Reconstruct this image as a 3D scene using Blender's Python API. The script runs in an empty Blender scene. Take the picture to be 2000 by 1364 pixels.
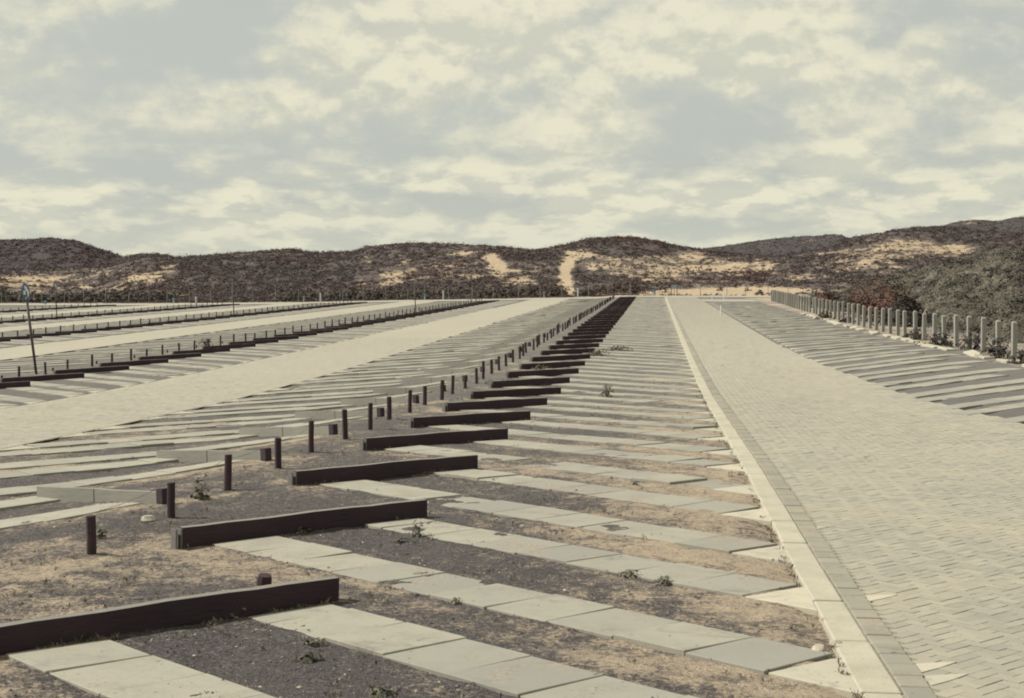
import bpy, math, random
import numpy as np
random.seed(7)
RNG = np.random.default_rng(11)
SC = bpy.context.scene
COL = SC.collection
F = 2620.0                      # focal length in photograph pixels (2000 wide)
TH = math.atan(280 / 2620)      # camera yaw from the direction of the parking rows
CT, ST = math.cos(TH), math.sin(TH)
CAMZ = 3.0
R2 = math.sqrt(2)
P = 3.25                        # bay pitch along a row

# ------------------------------------------------------------------ small numpy noise
def _hash(ix, iy, seed):
    n = (ix * 374761393 + iy * 668265263 + seed * 974634521) & 0x7fffffff
    n = ((n ^ (n >> 13)) * 1274126177) & 0x7fffffff
    n = (n ^ (n >> 16)) & 0xffff
    return n / 65535.0

def vnoise(x, y, seed=0):
    x = np.asarray(x, float); y = np.asarray(y, float)
    ix = np.floor(x).astype(np.int64); iy = np.floor(y).astype(np.int64)
    fx = x - ix; fy = y - iy
    fx = fx * fx * (3 - 2 * fx); fy = fy * fy * (3 - 2 * fy)
    a = _hash(ix, iy, seed); b = _hash(ix + 1, iy, seed)
    c = _hash(ix, iy + 1, seed); d = _hash(ix + 1, iy + 1, seed)
    return (a * (1 - fx) + b * fx) * (1 - fy) + (c * (1 - fx) + d * fx) * fy

def fbm(x, y, seed=0, oct=4):
    s = 0.0; amp = 0.5; tot = 0
    for o in range(oct):
        s = s + amp * vnoise(np.asarray(x) * 2 ** o, np.asarray(y) * 2 ** o, seed + o * 17)
        tot += amp; amp *= 0.5
    return s / tot

def sstep(a, b, x):
    t = np.clip((np.asarray(x, float) - a) / (b - a), 0, 1)
    return t * t * (3 - 2 * t)

# ------------------------------------------------------------------ the lie of the land
_hz = np.array([-20, 0, 4, 6, 8.3, 10.1, 11.6, 13.2, 14.8, 16.4, 18.2, 19.8, 21.4, 23, 26.6, 28.4, 37.6, 48, 60, 90, 142, 700])
_hv = np.array([1.7, 1.86, 1.94, 1.985, 2.06, 2.1, 2.13, 2.155, 2.18, 2.235, 2.285, 2.345, 2.395, 2.445, 2.555, 2.6, 2.71, 2.75, 2.78, 2.88, 3.0, 3.0])
_fy = np.arange(-25, 705, 0.25)
_fh = np.interp(_fy, _hz, _hv)
_k = np.ones(17) / 17
_fhs = np.convolve(np.pad(_fh, 8, mode='edge'), _k, mode='valid')
_dx = np.array([-200, -60, -51, -46, -41, -37, -32, -27, -23, -18, -13, -9, -6.3, -5.4, -4.5, 50])
_dv = np.array([1.3, 1.06, .97, .91, .87, .78, .68, .57, .51, .44, .30, .23, .19, .12, .02, .0])

def gz(x, y):
    x = np.asarray(x, float); y = np.asarray(y, float)
    r = 0.2 * sstep(3, 9, x) * (1 - sstep(38, 60, y)) * sstep(5, 20, y)
    return CAMZ - np.interp(y, _fy, _fhs) - np.interp(x, _dx, _dv) + r

def g(x, y):
    return float(gz(x, y))

# rows: post line, roads
ROWS = [-4.14, -18.1, -32.1, -46.1, -60.1]
YEND = 141.0
ROADS = [(-13.1, -8.95), (-27.1, -23.0), (-41.1, -37.0), (-55.1, -51.0)]
KERB0, KERB1, BLK1 = 0.98, 1.16, 1.315

def right_edge(y):
    return np.interp(y, [-5, 12, 20, 26, 39, 50, 142], [6.6, 6.0, 5.45, 5.05, 4.6, 4.4, 4.35])

def bays(x, y):
    """local distance from the head of a row and the across-track coordinate of the bay there"""
    x = np.asarray(x, float); y = np.asarray(y, float)
    loc = np.full(x.shape, 99.0); w = np.zeros(x.shape); ph = np.zeros(x.shape)
    for X0, side, y0, s0, rd in SIDES:
        l = side * (x - X0)
        m = (l > -0.2) & (l < rd)
        loc = np.where(m, l, loc)
        sk = .115 * R2 * np.maximum(0, l - s0 - .6) if (side > 0 and X0 == ROWS[0]) else 0
        w = np.where(m, (((l + y) - (s0 + y0)) / R2 - sk) % (P / R2), w)
        ph = np.where(m, 1, ph)
    return loc, w, ph

# (post line x, side, y of first stop's near end, distance of that end from post line, distance of road)
SIDES = [(ROWS[0], 1, 9.85 - 2 * P, 0.56, 5.10), (ROWS[0], -1, 11.86 - 2 * P, 0.36, 4.80)]
for i, X0 in enumerate(ROWS[1:]):
    SIDES.append((X0, 1, 5.3 + i * .9, 0.56, 4.95))
    SIDES.append((X0, -1, 7.1 + i * .6, 0.36, 4.85))
SIDES.append((10.2, -1, 4.9, 0.9, 5.6))

# ------------------------------------------------------------------ mesh helpers
def link(name, me, m=None, parent=None):
    o = bpy.data.objects.new(name, me); COL.objects.link(o)
    if m is not None:
        for mm in (m if isinstance(m, (list, tuple)) else [m]):
            me.materials.append(mm)
    if parent is not None: o.parent = parent
    return o

def mesh_np(name, V, Fc, mats=None, smooth=False, midx=None, attrs=None):
    V = np.asarray(V, np.float32); Fc = np.asarray(Fc, np.int32)
    me = bpy.data.meshes.new(name)
    n, k = Fc.shape
    me.vertices.add(len(V)); me.vertices.foreach_set('co', V.ravel())
    me.loops.add(n * k); me.loops.foreach_set('vertex_index', Fc.ravel())
    me.polygons.add(n)
    me.polygons.foreach_set('loop_start', np.arange(0, n * k, k, dtype=np.int32))
    me.polygons.foreach_set('loop_total', np.full(n, k, np.int32))
    if midx is not None: me.polygons.foreach_set('material_index', np.asarray(midx, np.int32))
    me.polygons.foreach_set('use_smooth', np.full(n, smooth, bool))
    me.update(); me.validate()
    for an, av in (attrs or {}).items():
        a = me.attributes.new(an, 'FLOAT', 'POINT'); a.data.foreach_set('value', np.asarray(av, np.float32))
    return link(name, me, mats)

class MB:
    def __init__(s): s.v = []; s.f = []; s.mi = []
    def poly(s, pts, mi=0):
        n = len(s.v); s.v += [tuple(p) for p in pts]; s.f.append(tuple(range(n, n + len(pts)))); s.mi.append(mi)
    def prism(s, pts, z0, z1, mi=0, side=0, zf=None):
        """closed prism over a plan polygon (counter-clockwise); z0, z1 are numbers or lists"""
        k = len(pts); n = len(s.v)
        a = z0 if isinstance(z0, (list, tuple)) else [z0] * k
        b = z1 if isinstance(z1, (list, tuple)) else [z1] * k
        s.v += [(p[0], p[1], z) for p, z in zip(pts, a)] + [(p[0], p[1], z) for p, z in zip(pts, b)]
        s.f.append(tuple(range(n + k, n + 2 * k))); s.mi.append(mi)
        s.f.append(tuple(range(n + k - 1, n - 1, -1))); s.mi.append(side)
        for i in range(k):
            j = (i + 1) % k
            s.f.append((n + i, n + j, n + k + j, n + k + i)); s.mi.append(side)
    def tube(s, pts, rad, seg=8, cap=True, mi=0):
        n0 = len(s.v); k = len(pts)
        for i, p in enumerate(pts):
            a = np.array(pts[max(0, i - 1)], float); b = np.array(pts[min(k - 1, i + 1)], float)
            d = b - a; d /= np.linalg.norm(d) + 1e-9
            u = np.cross(d, (0, 0, 1) if abs(d[2]) < .9 else (1, 0, 0)); u /= np.linalg.norm(u)
            w = np.cross(d, u); r = rad[i] if isinstance(rad, (list, tuple)) else rad
            for j in range(seg):
                t = 2 * math.pi * j / seg
                s.v.append(tuple(np.array(p, float) + r * (math.cos(t) * u + math.sin(t) * w)))
        for i in range(k - 1):
            for j in range(seg):
                q = (j + 1) % seg
                s.f.append((n0 + i * seg + j, n0 + i * seg + q, n0 + (i + 1) * seg + q, n0 + (i + 1) * seg + j)); s.mi.append(mi)
        if cap:
            s.f.append(tuple(n0 + j for j in range(seg - 1, -1, -1))); s.mi.append(mi)
            s.f.append(tuple(n0 + (k - 1) * seg + j for j in range(seg))); s.mi.append(mi)
    def box(s, c, d, mi=0, ang=0):
        ca, sa = math.cos(ang), math.sin(ang)
        q = [(-d[0] / 2, -d[1] / 2), (d[0] / 2, -d[1] / 2), (d[0] / 2, d[1] / 2), (-d[0] / 2, d[1] / 2)]
        pts = [(c[0] + x * ca - y * sa, c[1] + x * sa + y * ca) for x, y in q]
        s.prism(pts, c[2] - d[2] / 2, c[2] + d[2] / 2, mi, mi)
    def mesh(s, name):
        me = bpy.data.meshes.new(name); me.from_pydata(s.v, [], s.f); me.update()
        me.polygons.foreach_set('material_index', s.mi)
        return me
    def build(s, name, m, parent=None, smooth=False):
        me = s.mesh(name)
        if smooth: me.polygons.foreach_set('use_smooth', [True] * len(me.polygons))
        return link(name, me, m, parent)

def tag(o, label, cat=None, group=None, kind=None):
    o['label'] = label
    if cat: o['category'] = cat
    if group: o['group'] = group
    if kind: o['kind'] = kind
    return o

def empty(name, loc=(0, 0, 0)):
    o = bpy.data.objects.new(name, None); COL.objects.link(o); o.location = loc; o.empty_display_size = .1
    return o

def bevel(o, w, seg=1):
    m = o.modifiers.new('bevel', 'BEVEL'); m.width = w; m.segments = seg; m.limit_method = 'ANGLE'
    return o

_ONES = 'zeroth first second third fourth fifth sixth seventh eighth ninth tenth eleventh twelfth thirteenth fourteenth fifteenth sixteenth seventeenth eighteenth nineteenth'.split()
_TENS = {2: 'twenty', 3: 'thirty', 4: 'forty', 5: 'fifty', 6: 'sixty'}
def ordw(n):
    if n < 20: return _ONES[n]
    t, r = divmod(n, 10)
    return (_TENS[t][:-1] + 'ieth') if r == 0 else f'{_TENS[t]}-{_ONES[r]}'

# ------------------------------------------------------------------ materials
class NT:
    def __init__(s, name, rough=0.9, spec=0.2):
        s.m = bpy.data.materials.new(name); s.m.use_nodes = True
        s.t = s.m.node_tree; s.b = s.t.nodes['Principled BSDF']
        s.b.inputs['Roughness'].default_value = rough
        s.b.inputs['Specular IOR Level'].default_value = spec
        s._pos = None
    def n(s, typ, **kw):
        x = s.t.nodes.new(typ)
        for k, v in kw.items(): setattr(x, k, v)
        return x
    def l(s, a, b): s.t.links.new(a, b)
    def val(s, sock, v):
        if hasattr(v, 'is_output') or isinstance(v, bpy.types.NodeSocket): s.l(v, sock)
        else: sock.default_value = v
    def pos(s):
        if s._pos is None: s._pos = s.n('ShaderNodeNewGeometry').outputs['Position']
        return s._pos
    def objc(s): return s.n('ShaderNodeTexCoord').outputs['Object']
    def noise(s, scale, detail=4, rough=.6, vec=None, dist=0.0, stretch=None):
        x = s.n('ShaderNodeTexNoise'); x.inputs['Scale'].default_value = scale
        x.inputs['Detail'].default_value = detail; x.inputs['Roughness'].default_value = rough
        x.inputs['Distortion'].default_value = dist
        v = vec or s.pos()
        if stretch:
            mp = s.n('ShaderNodeMapping'); mp.inputs['Scale'].default_value = stretch; s.l(v, mp.inputs['Vector']); v = mp.outputs['Vector']
        s.l(v, x.inputs['Vector']); return x.outputs['Fac']
    def voro(s, scale, feature='F1', out='Distance', vec=None):
        x = s.n('ShaderNodeTexVoronoi'); x.feature = feature; x.inputs['Scale'].default_value = scale
        s.l(vec or s.pos(), x.inputs['Vector']); return x.outputs[out]
    def math(s, op, a, b=0.0, clamp=False):
        x = s.n('ShaderNodeMath', operation=op, use_clamp=clamp)
        s.val(x.inputs[0], a); s.val(x.inputs[1], b); return x.outputs[0]
    def rng(s, v, a, b, c=0.0, d=1.0):
        x = s.n('ShaderNodeMapRange'); x.inputs[1].default_value = a; x.inputs[2].default_value = b
        x.inputs[3].default_value = c; x.inputs[4].default_value = d; s.val(x.inputs[0], v); return x.outputs[0]
    def mix(s, f, a, b, blend='MIX'):
        x = s.n('ShaderNodeMix', data_type='RGBA', blend_type=blend)
        s.val(x.inputs[0], f)
        for sk, v in ((x.inputs[6], a), (x.inputs[7], b)):
            if isinstance(v, tuple): sk.default_value = (v[0], v[1], v[2], 1)
            else: s.l(v, sk)
        return x.outputs[2]
    def ramp(s, f, stops):
        x = s.n('ShaderNodeValToRGB'); e = x.color_ramp.elements
        while len(e) < len(stops): e.new(.5)
        for q, (p, c) in zip(e, stops): q.position = p; q.color = (c[0], c[1], c[2], 1)
        s.val(x.inputs[0], f); return x.outputs[0]
    def attr(s, name): return s.n('ShaderNodeAttribute', attribute_name=name).outputs['Fac']
    def island(s): return s.n('ShaderNodeNewGeometry').outputs['Random Per Island']
    def objrand(s): return s.n('ShaderNodeObjectInfo').outputs['Random']
    def col(s, c): s.l(c, s.b.inputs['Base Color'])
    def bump(s, h, dist=.01, strength=1.0):
        x = s.n('ShaderNodeBump'); x.inputs['Distance'].default_value = dist; x.inputs['Strength'].default_value = strength
        s.l(h, x.inputs['Height']); s.l(x.outputs[0], s.b.inputs['Normal'])
    def xyz(s):
        x = s.n('ShaderNodeSeparateXYZ'); s.l(s.pos(), x.inputs[0]); return x.outputs

SAND = (.46, .375, .272); SAND2 = (.345, .286, .214)
GRAV2 = (.19, .175, .168); GRAVD = (.048, .042, .046)

def m_ground():
    t = NT('ground_gravel_and_sand', .95, .1)
    fine = t.noise(38, 5, .75); spk = t.noise(95, 2, .6); mid = t.noise(6, 5, .7); big = t.noise(.9, 4, .6)
    grav = t.mix(t.rng(fine, .40, .62), GRAVD, GRAV2)
    grav = t.mix(t.rng(t.noise(14, 5, .8), .44, .62), t.mix(.55, grav, (.045, .039, .042)), grav)
    grav = t.mix(t.rng(big, .35, .7), grav, t.mix(.5, grav, (.10, .09, .088)))
    grav = t.mix(t.rng(spk, .60, .70), grav, (.22, .2, .18))
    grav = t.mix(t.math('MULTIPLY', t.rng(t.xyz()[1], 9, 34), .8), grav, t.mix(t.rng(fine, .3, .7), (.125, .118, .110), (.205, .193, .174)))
    grav = t.mix(t.math('MULTIPLY', t.rng(t.xyz()[0], 3, 5), .45), grav, (.17, .162, .15))
    sand = t.mix(t.rng(mid, .35, .68), SAND2, SAND)
    sand = t.mix(t.rng(fine, .54, .70), sand, (.17, .14, .115))
    sand = t.mix(t.rng(t.noise(11, 7, .8), .55, .64), sand, (.13, .112, .098))
    sa = t.attr('sand')
    br = t.math('ADD', sa, t.math('MULTIPLY', t.math('SUBTRACT', t.noise(4.5, 8, .8), .5), 2.8))
    br = t.math('ADD', br, t.math('MULTIPLY', t.math('SUBTRACT', t.noise(34, 4, .75), .5), 2.2))
    c = t.mix(t.rng(br, .30, .80), grav, sand)
    t.col(c)
    t.bump(t.math('ADD', fine, t.math('MULTIPLY', spk, .5)), .035, 1.0)
    return t.m

def m_slab(name='slab_concrete', tone=(.248, .240, .200)):
    t = NT(name, .85, .25)
    isl = t.island()
    a = tuple(x * q for x, q in zip(tone, (.86, .87, .90))); b = tuple(x * q for x, q in zip(tone, (1.12, 1.1, 1.07)))
    c = t.mix(isl, a, b)
    c = t.mix(t.rng(t.noise(3.2, 5, .7), .45, .75), c, tuple(x * .84 for x in tone))
    c = t.mix(t.rng(t.noise(60, 3, .7), .6, .75), c, tuple(x * .7 for x in tone))
    c = t.mix(t.rng(t.noise(1.6, 7, .8, dist=.6), .54, .68), c, t.mix(t.rng(t.noise(40, 4, .7), .4, .6), (.16, .14, .12), (.33, .27, .2)))
    c = t.mix(t.rng(t.noise(22, 2, .5), .70, .76), c, (.07, .06, .06))
    c = t.mix(t.math('MULTIPLY', t.rng(t.noise(2.2, 4, .6, stretch=(1, 2.2, 1), dist=1.2), .62, .72), .45), c, tuple(x * .55 for x in tone))
    cov = t.math('ADD', t.noise(.9, 7, .72, stretch=(1, 1.3, 1)), t.math('MULTIPLY', t.rng(t.xyz()[1], 13, 42), .05))
    c = t.mix(t.rng(cov, .60, .74), c, t.mix(t.rng(t.noise(45, 3, .7), .4, .6), (.085, .076, .076), (.18, .16, .14)))
    t.col(c); t.bump(t.noise(120, 3, .7), .004, .6)
    return t.m

def m_brick():
    t = NT('paving_brick', .85, .25)
    c = t.ramp(t.island(), [(0, (.222, .212, .178)), (.3, (.242, .230, .190)), (.7, (.258, .244, .200)), (1, (.292, .272, .216))])
    c = t.mix(t.rng(t.noise(.6, 6, .7), .42, .66), c, t.mix(.55, c, (.34, .305, .225)))
    c = t.mix(t.math('MULTIPLY', t.rng(t.noise(.35, 5, .7, stretch=(1.6, .3, 1)), .5, .7), .5), c, t.mix(.4, c, (.19, .18, .16)))
    c = t.mix(t.rng(t.noise(50, 3, .7), .58, .75), c, (.15, .14, .125))
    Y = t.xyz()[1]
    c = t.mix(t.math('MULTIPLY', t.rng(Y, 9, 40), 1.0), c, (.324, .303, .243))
    # a paler course of bricks right across the road
    d = t.math('ABSOLUTE', t.math('SUBTRACT', Y, 37.3))
    c = t.mix(t.math('MULTIPLY', t.math('LESS_THAN', d, .10), .5), c, (.36, .32, .22))
    t.col(c); t.bump(t.noise(140, 3, .7), .003, .6)
    return t.m

def m_roadbed():
    t = NT('road_joint_sand', .95, .1)
    c = t.mix(t.rng(t.noise(11, 4, .7), .40, .62), (.19, .18, .16), (.33, .295, .225))
    t.col(c); return t.m

def m_road_far():
    t = NT('road_paving_worn', .9, .2)
    c = t.mix(t.rng(t.noise(.35, 5, .65, stretch=(1, .35, 1)), .3, .7), (.284, .265, .212), (.312, .291, .232))
    c = t.mix(t.rng(t.noise(24, 4, .75), .5, .75), c, (.20, .185, .15))
    t.col(c); t.bump(t.noise(40, 3, .7), .01, .5); return t.m

def m_kerb():
    t = NT('kerb_pale_concrete', .9, .2)
    c = t.mix(t.rng(t.noise(2.5, 5, .7), .35, .7), (.375, .35, .275), (.295, .275, .218))
    c = t.mix(t.rng(t.noise(55, 4, .7), .6, .72), c, (.2, .17, .12))
    c = t.mix(t.rng(t.noise(13, 4, .7), .66, .74), c, (.12, .105, .09))
    t.col(c); t.bump(t.noise(80, 4, .7), .006, .7); return t.m

def m_wood(name, a, b, rough=.85):
    t = NT(name, rough, .25)
    oc = t.objc()
    gr = t.noise(9, 5, .7, vec=oc, stretch=(1, 12, 12))
    c = t.mix(t.rng(gr, .3, .7), a, b)
    c = t.mix(t.math('MULTIPLY', t.objrand(), .35), c, tuple(x * .6 for x in a))
    c = t.mix(t.rng(t.noise(14, 5, .8, vec=oc), .70, .80), c, tuple(min(1, x * 2.2) for x in b))
    c = t.mix(t.rng(t.noise(3, 6, .75, vec=oc, stretch=(.4, 6, 9)), .60, .66), c, tuple(x * .4 for x in a))
    t.col(c); t.bump(gr, .006, .9); return t.m

def m_plain(name, a, b, scale=8, rough=.7, spec=.3):
    t = NT(name, rough, spec)
    t.col(t.mix(t.rng(t.noise(scale, 4, .7, vec=t.objc()), .35, .7), a, b)); return t.m

def m_leaf(name, stops, trans=0.0, patch=.05, pc=(.07, .06, .055)):
    t = NT(name, .8, .15)
    c = t.ramp(t.island(), stops)
    c = t.mix(t.rng(t.noise(patch, 3, .6), .42, .62), c, t.mix(.65, c, pc))
    t.col(c)
    return t.m

def m_dune(name, veg, sandc=(.41, .325, .225), thr=(.44, .6), scale=.75):
    t = NT(name, .95, .08)
    sa = t.attr('sand')
    br = t.math('ADD', t.math('MULTIPLY', sa, .8), t.math('ADD', t.math('MULTIPLY', t.math('SUBTRACT', t.noise(scale * 2.2, 6, .8), .5), 1.8), t.math('MULTIPLY', t.math('SUBTRACT', t.noise(scale * .32, 5, .65), .5), 2.2)))
    s = t.mix(t.rng(t.noise(1.4, 4, .7), .3, .7), tuple(x * .78 for x in sandc), sandc)
    v = t.mix(t.rng(t.noise(1.1, 5, .75), .35, .65), veg[0], veg[1])
    t.col(t.mix(t.rng(br, thr[0], thr[1]), v, s))
    t.bump(t.noise(1.6, 6, .75), .35, .8)
    return t.m

M = {}
M['ground'] = m_ground()
M['slab'] = m_slab()
M['fill'] = m_slab('mortar_fill', (.36, .338, .268))
M['block'] = m_slab('grey_block', (.232, .22, .176))
M['brick'] = m_brick(); M['bed'] = m_roadbed(); M['road'] = m_road_far(); M['kerb'] = m_kerb()
M['shaded_wood'] = m_wood('stop_timber_shaded', (.036, .022, .030), (.058, .040, .048))  # stop timber with the shade on its faces painted into the colour
M['top_wood'] = m_wood('stop_timber_top_sunlit', (.15, .14, .125), (.26, .245, .21))  # paler copy for the board tops, sunlight put into the colour
M['grey_board'] = m_wood('weathered_board_sunlit', (.185, .180, .155), (.245, .238, .20))  # same timber on the sunny side, coloured as lit
M['plate'] = m_plain('dull_steel_plate', (.10, .092, .088), (.15, .14, .13), 20, .7, .3)
M['post'] = m_wood('dark_round_timber', (.040, .024, .030), (.066, .042, .045))
M['wire'] = m_plain('rusty_wire', (.07, .05, .04), (.12, .09, .07))
M['conc_post'] = m_plain('fence_concrete', (.215, .215, .195), (.29, .285, .255), 14, .9, .2)
M['blue'] = m_plain('sign_blue_enamel', (.02, .045, .11), (.035, .065, .14), 5, .4, .4)
M['white'] = m_plain('sign_white_enamel', (.50, .58, .55), (.62, .68, .64), 5, .4, .4)
M['pale_blue'] = m_plain('faded_blue_white', (.20, .29, .32), (.30, .38, .39), 5, .5, .4)
M['pole'] = m_plain('dark_painted_steel', (.045, .032, .036), (.075, .05, .052), 12, .6, .4)
M['pale_pole'] = m_plain('pale_painted_post', (.36, .42, .40), (.46, .50, .46), 6, .7, .3)
M['grey_pole'] = m_plain('galvanised_post', (.17, .17, .16), (.26, .26, .24), 6, .7, .3)
M['stone'] = m_plain('loose_stone', (.26, .23, .19), (.38, .34, .27), 20, .9, .2)

# ------------------------------------------------------------------ ground sheet
def on_road(x, y):
    m = np.zeros(np.shape(x))
    for a, b in ROADS: m = np.maximum(m, sstep(a - .25, a + .05, x) * (1 - sstep(b - .05, b + .25, x)))
    m = np.maximum(m, sstep(KERB0 - .2, KERB0 - .02, x) * (1 - sstep(-.05, .25, x - right_edge(y))))
    m = np.maximum(m, sstep(YEND + .3, YEND + 1, y) * (1 - sstep(151, 152, y)) * (1 - sstep(20, 22, x)))
    return m

def sandmask(x, y):
    loc, w, ph = bays(x, y)
    s = 0.03 + .13 * (1 - sstep(12, 24, y)) + 0.95 * (fbm(x * .55, y * .55, 3) - .5) + 0.5 * (fbm(x * 1.7, y * 1.7, 9) - .5)
    # narrow gap between two bays is sandy, the wide one inside a bay is dark grit
    betw = 1 - sstep(.0, .22, np.minimum(w, P / R2 - w) - .12)
    far = sstep(14, 45, y)
    s = s + ph * (.17 * betw - .09 * (1 - betw))
    # sand washed against the kerb
    s = s + np.where((x > -3.2) & (x < KERB0 + .1), 1, 0) * .62 * sstep(-1.5, .7, x + 1.0 * (fbm(x, y * .8, 5) - .5)) * (1 - .45 * far)
    # medians
    for X0 in ROWS:
        d = np.abs(x - X0); s = s + .20 * (1 - sstep(.5, 1.4, d))
    s = s + .16 * (1 - sstep(6.5, 10, y)) * (x < 0)
    s = s + np.where((x < -4.6) & (x > -9), 1, 0) * (.12 + .28 * sstep(-6.5, -8.6, x)) * (1 - .6 * far)
    s = s + .75 * sstep(8.6, 9.5, x) * (1 - sstep(11.5, 14, x)) * (.65 + .5 * fbm(x * .7, y * .4, 33))
    s = s - .10 * far
    s = s + .5 * sstep(149, 151.5, y)
    return s

def relief(x, y):
    r = .026 * (fbm(x * .8, y * .8, 21) - .5) + .036 * (fbm(x * 3.1, y * 3.1, 22, 3) - .45) + .026 * (fbm(x * 8, y * 8, 23, 3) - .5)
    return r * (1 - on_road(x, y)) * (1 - sstep(30, 60, y) * .5)

def axis(segs):
    out = [segs[0][0]]
    for a, b, st in segs:
        n = max(1, int(round((b - a) / st))); out += list(a + (b - a) * (np.arange(n) + 1) / n)
    return np.array(out)

def build_ground():
    xs = axis([(-600, -130, 60), (-130, -66, 4), (-66, -22, 1.0), (-22, -9.5, .5), (-9.5, 1.2, .07), (1.2, 8.8, .5), (8.8, 13, .25), (13, 40, 3), (40, 600, 60)])
    ys = axis([(-60, 3, 3), (3, 16, .07), (16, 26, .12), (26, 45, .3), (45, 150, 1.0), (150, 170, 2), (170, 900, 60)])
    X, Y = np.meshgrid(xs, ys)
    Z = gz(X, Y) + relief(X, Y) - .03 * on_road(X, Y)
    S = sandmask(X, Y)
    nx, ny = len(xs), len(ys)
    V = np.stack([X.ravel(), Y.ravel(), Z.ravel()], 1)
    i = (np.arange(ny - 1)[:, None] * nx + np.arange(nx - 1)[None, :]).ravel()
    Fc = np.stack([i, i + 1, i + nx + 1, i + nx], 1)
    o = mesh_np('ground', V, Fc, M['ground'], True, attrs={'sand': S.ravel()})
    tag(o, 'dark gritty car park ground with drifts of pale sand', 'ground', kind='structure')
build_ground()

# loose grit and pebbles in the nearer bays
def build_pebbles():
    n = 80000
    y = 4.6 + 21 * RNG.random(n) ** 1.7; x = RNG.uniform(-9, KERB0, n)
    s = sandmask(x, y) + .5 * (RNG.random(n) - .5)
    k = s < .42; x, y = x[k], y[k]; n = len(x)
    r = .003 + .008 * RNG.random(n) ** 3 + .010 * RNG.random(n) ** 2 * (RNG.random(n) > .96)
    z = gz(x, y) + relief(x, y) + r * .1
    base = np.array([(1, 0, 0), (0, 1, 0), (-1, 0, 0), (0, -1, 0), (0, 0, 1), (0, 0, -1)], float)
    V = base[None] * (r[:, None, None] * RNG.uniform(.6, 1.4, (n, 6, 1)))
    V[:, :, 2] *= .6
    a = RNG.random(n) * 6.28; ca, sa = np.cos(a)[:, None], np.sin(a)[:, None]
    vx = V[:, :, 0] * ca - V[:, :, 1] * sa; vy = V[:, :, 0] * sa + V[:, :, 1] * ca
    V = np.stack([vx + x[:, None], vy + y[:, None], V[:, :, 2] + z[:, None]], 2).reshape(-1, 3)
    T = np.array([(0, 1, 4), (1, 2, 4), (2, 3, 4), (3, 0, 4), (1, 0, 5), (2, 1, 5), (3, 2, 5), (0, 3, 5)])
    Fc = (T[None] + (np.arange(n) * 6)[:, None, None]).reshape(-1, 3)
    t = NT('grit', .9, .2)
    t.col(t.ramp(t.island(), [(0, (.045, .038, .043)), (.55, (.10, .09, .092)), (.85, (.18, .165, .15)), (.97, (.33, .29, .22)), (1, (.45, .4, .3))]))
    tag(mesh_np('gravel', V, Fc, t.m), 'dark loose grit and pebbles strewn between the slab tracks', 'gravel', kind='stuff')
build_pebbles()

# ------------------------------------------------------------------ roads
def strip_sheet(name, x0f, x1f, ya, yb, dz, m, step=.8, nx=6, rag=.0, seed=1):
    ys = np.linspace(ya, yb, max(2, int((yb - ya) / step)))
    V = []
    for y in ys:
        a = x0f(y) + rag * 2 * (float(fbm(y * 1.3, 0.5, seed)) - .5); b = x1f(y) + rag * 2 * (float(fbm(y * 1.3, 7.5, seed)) - .5)
        for i in range(nx):
            x = a + (b - a) * i / (nx - 1); V.append((x, y, g(x, y) + dz))
    n = len(ys); i = (np.arange(n - 1)[:, None] * nx + np.arange(nx - 1)[None, :]).ravel()
    return mesh_np(name, V, np.stack([i, i + 1, i + nx + 1, i + nx], 1), m, True)

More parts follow.
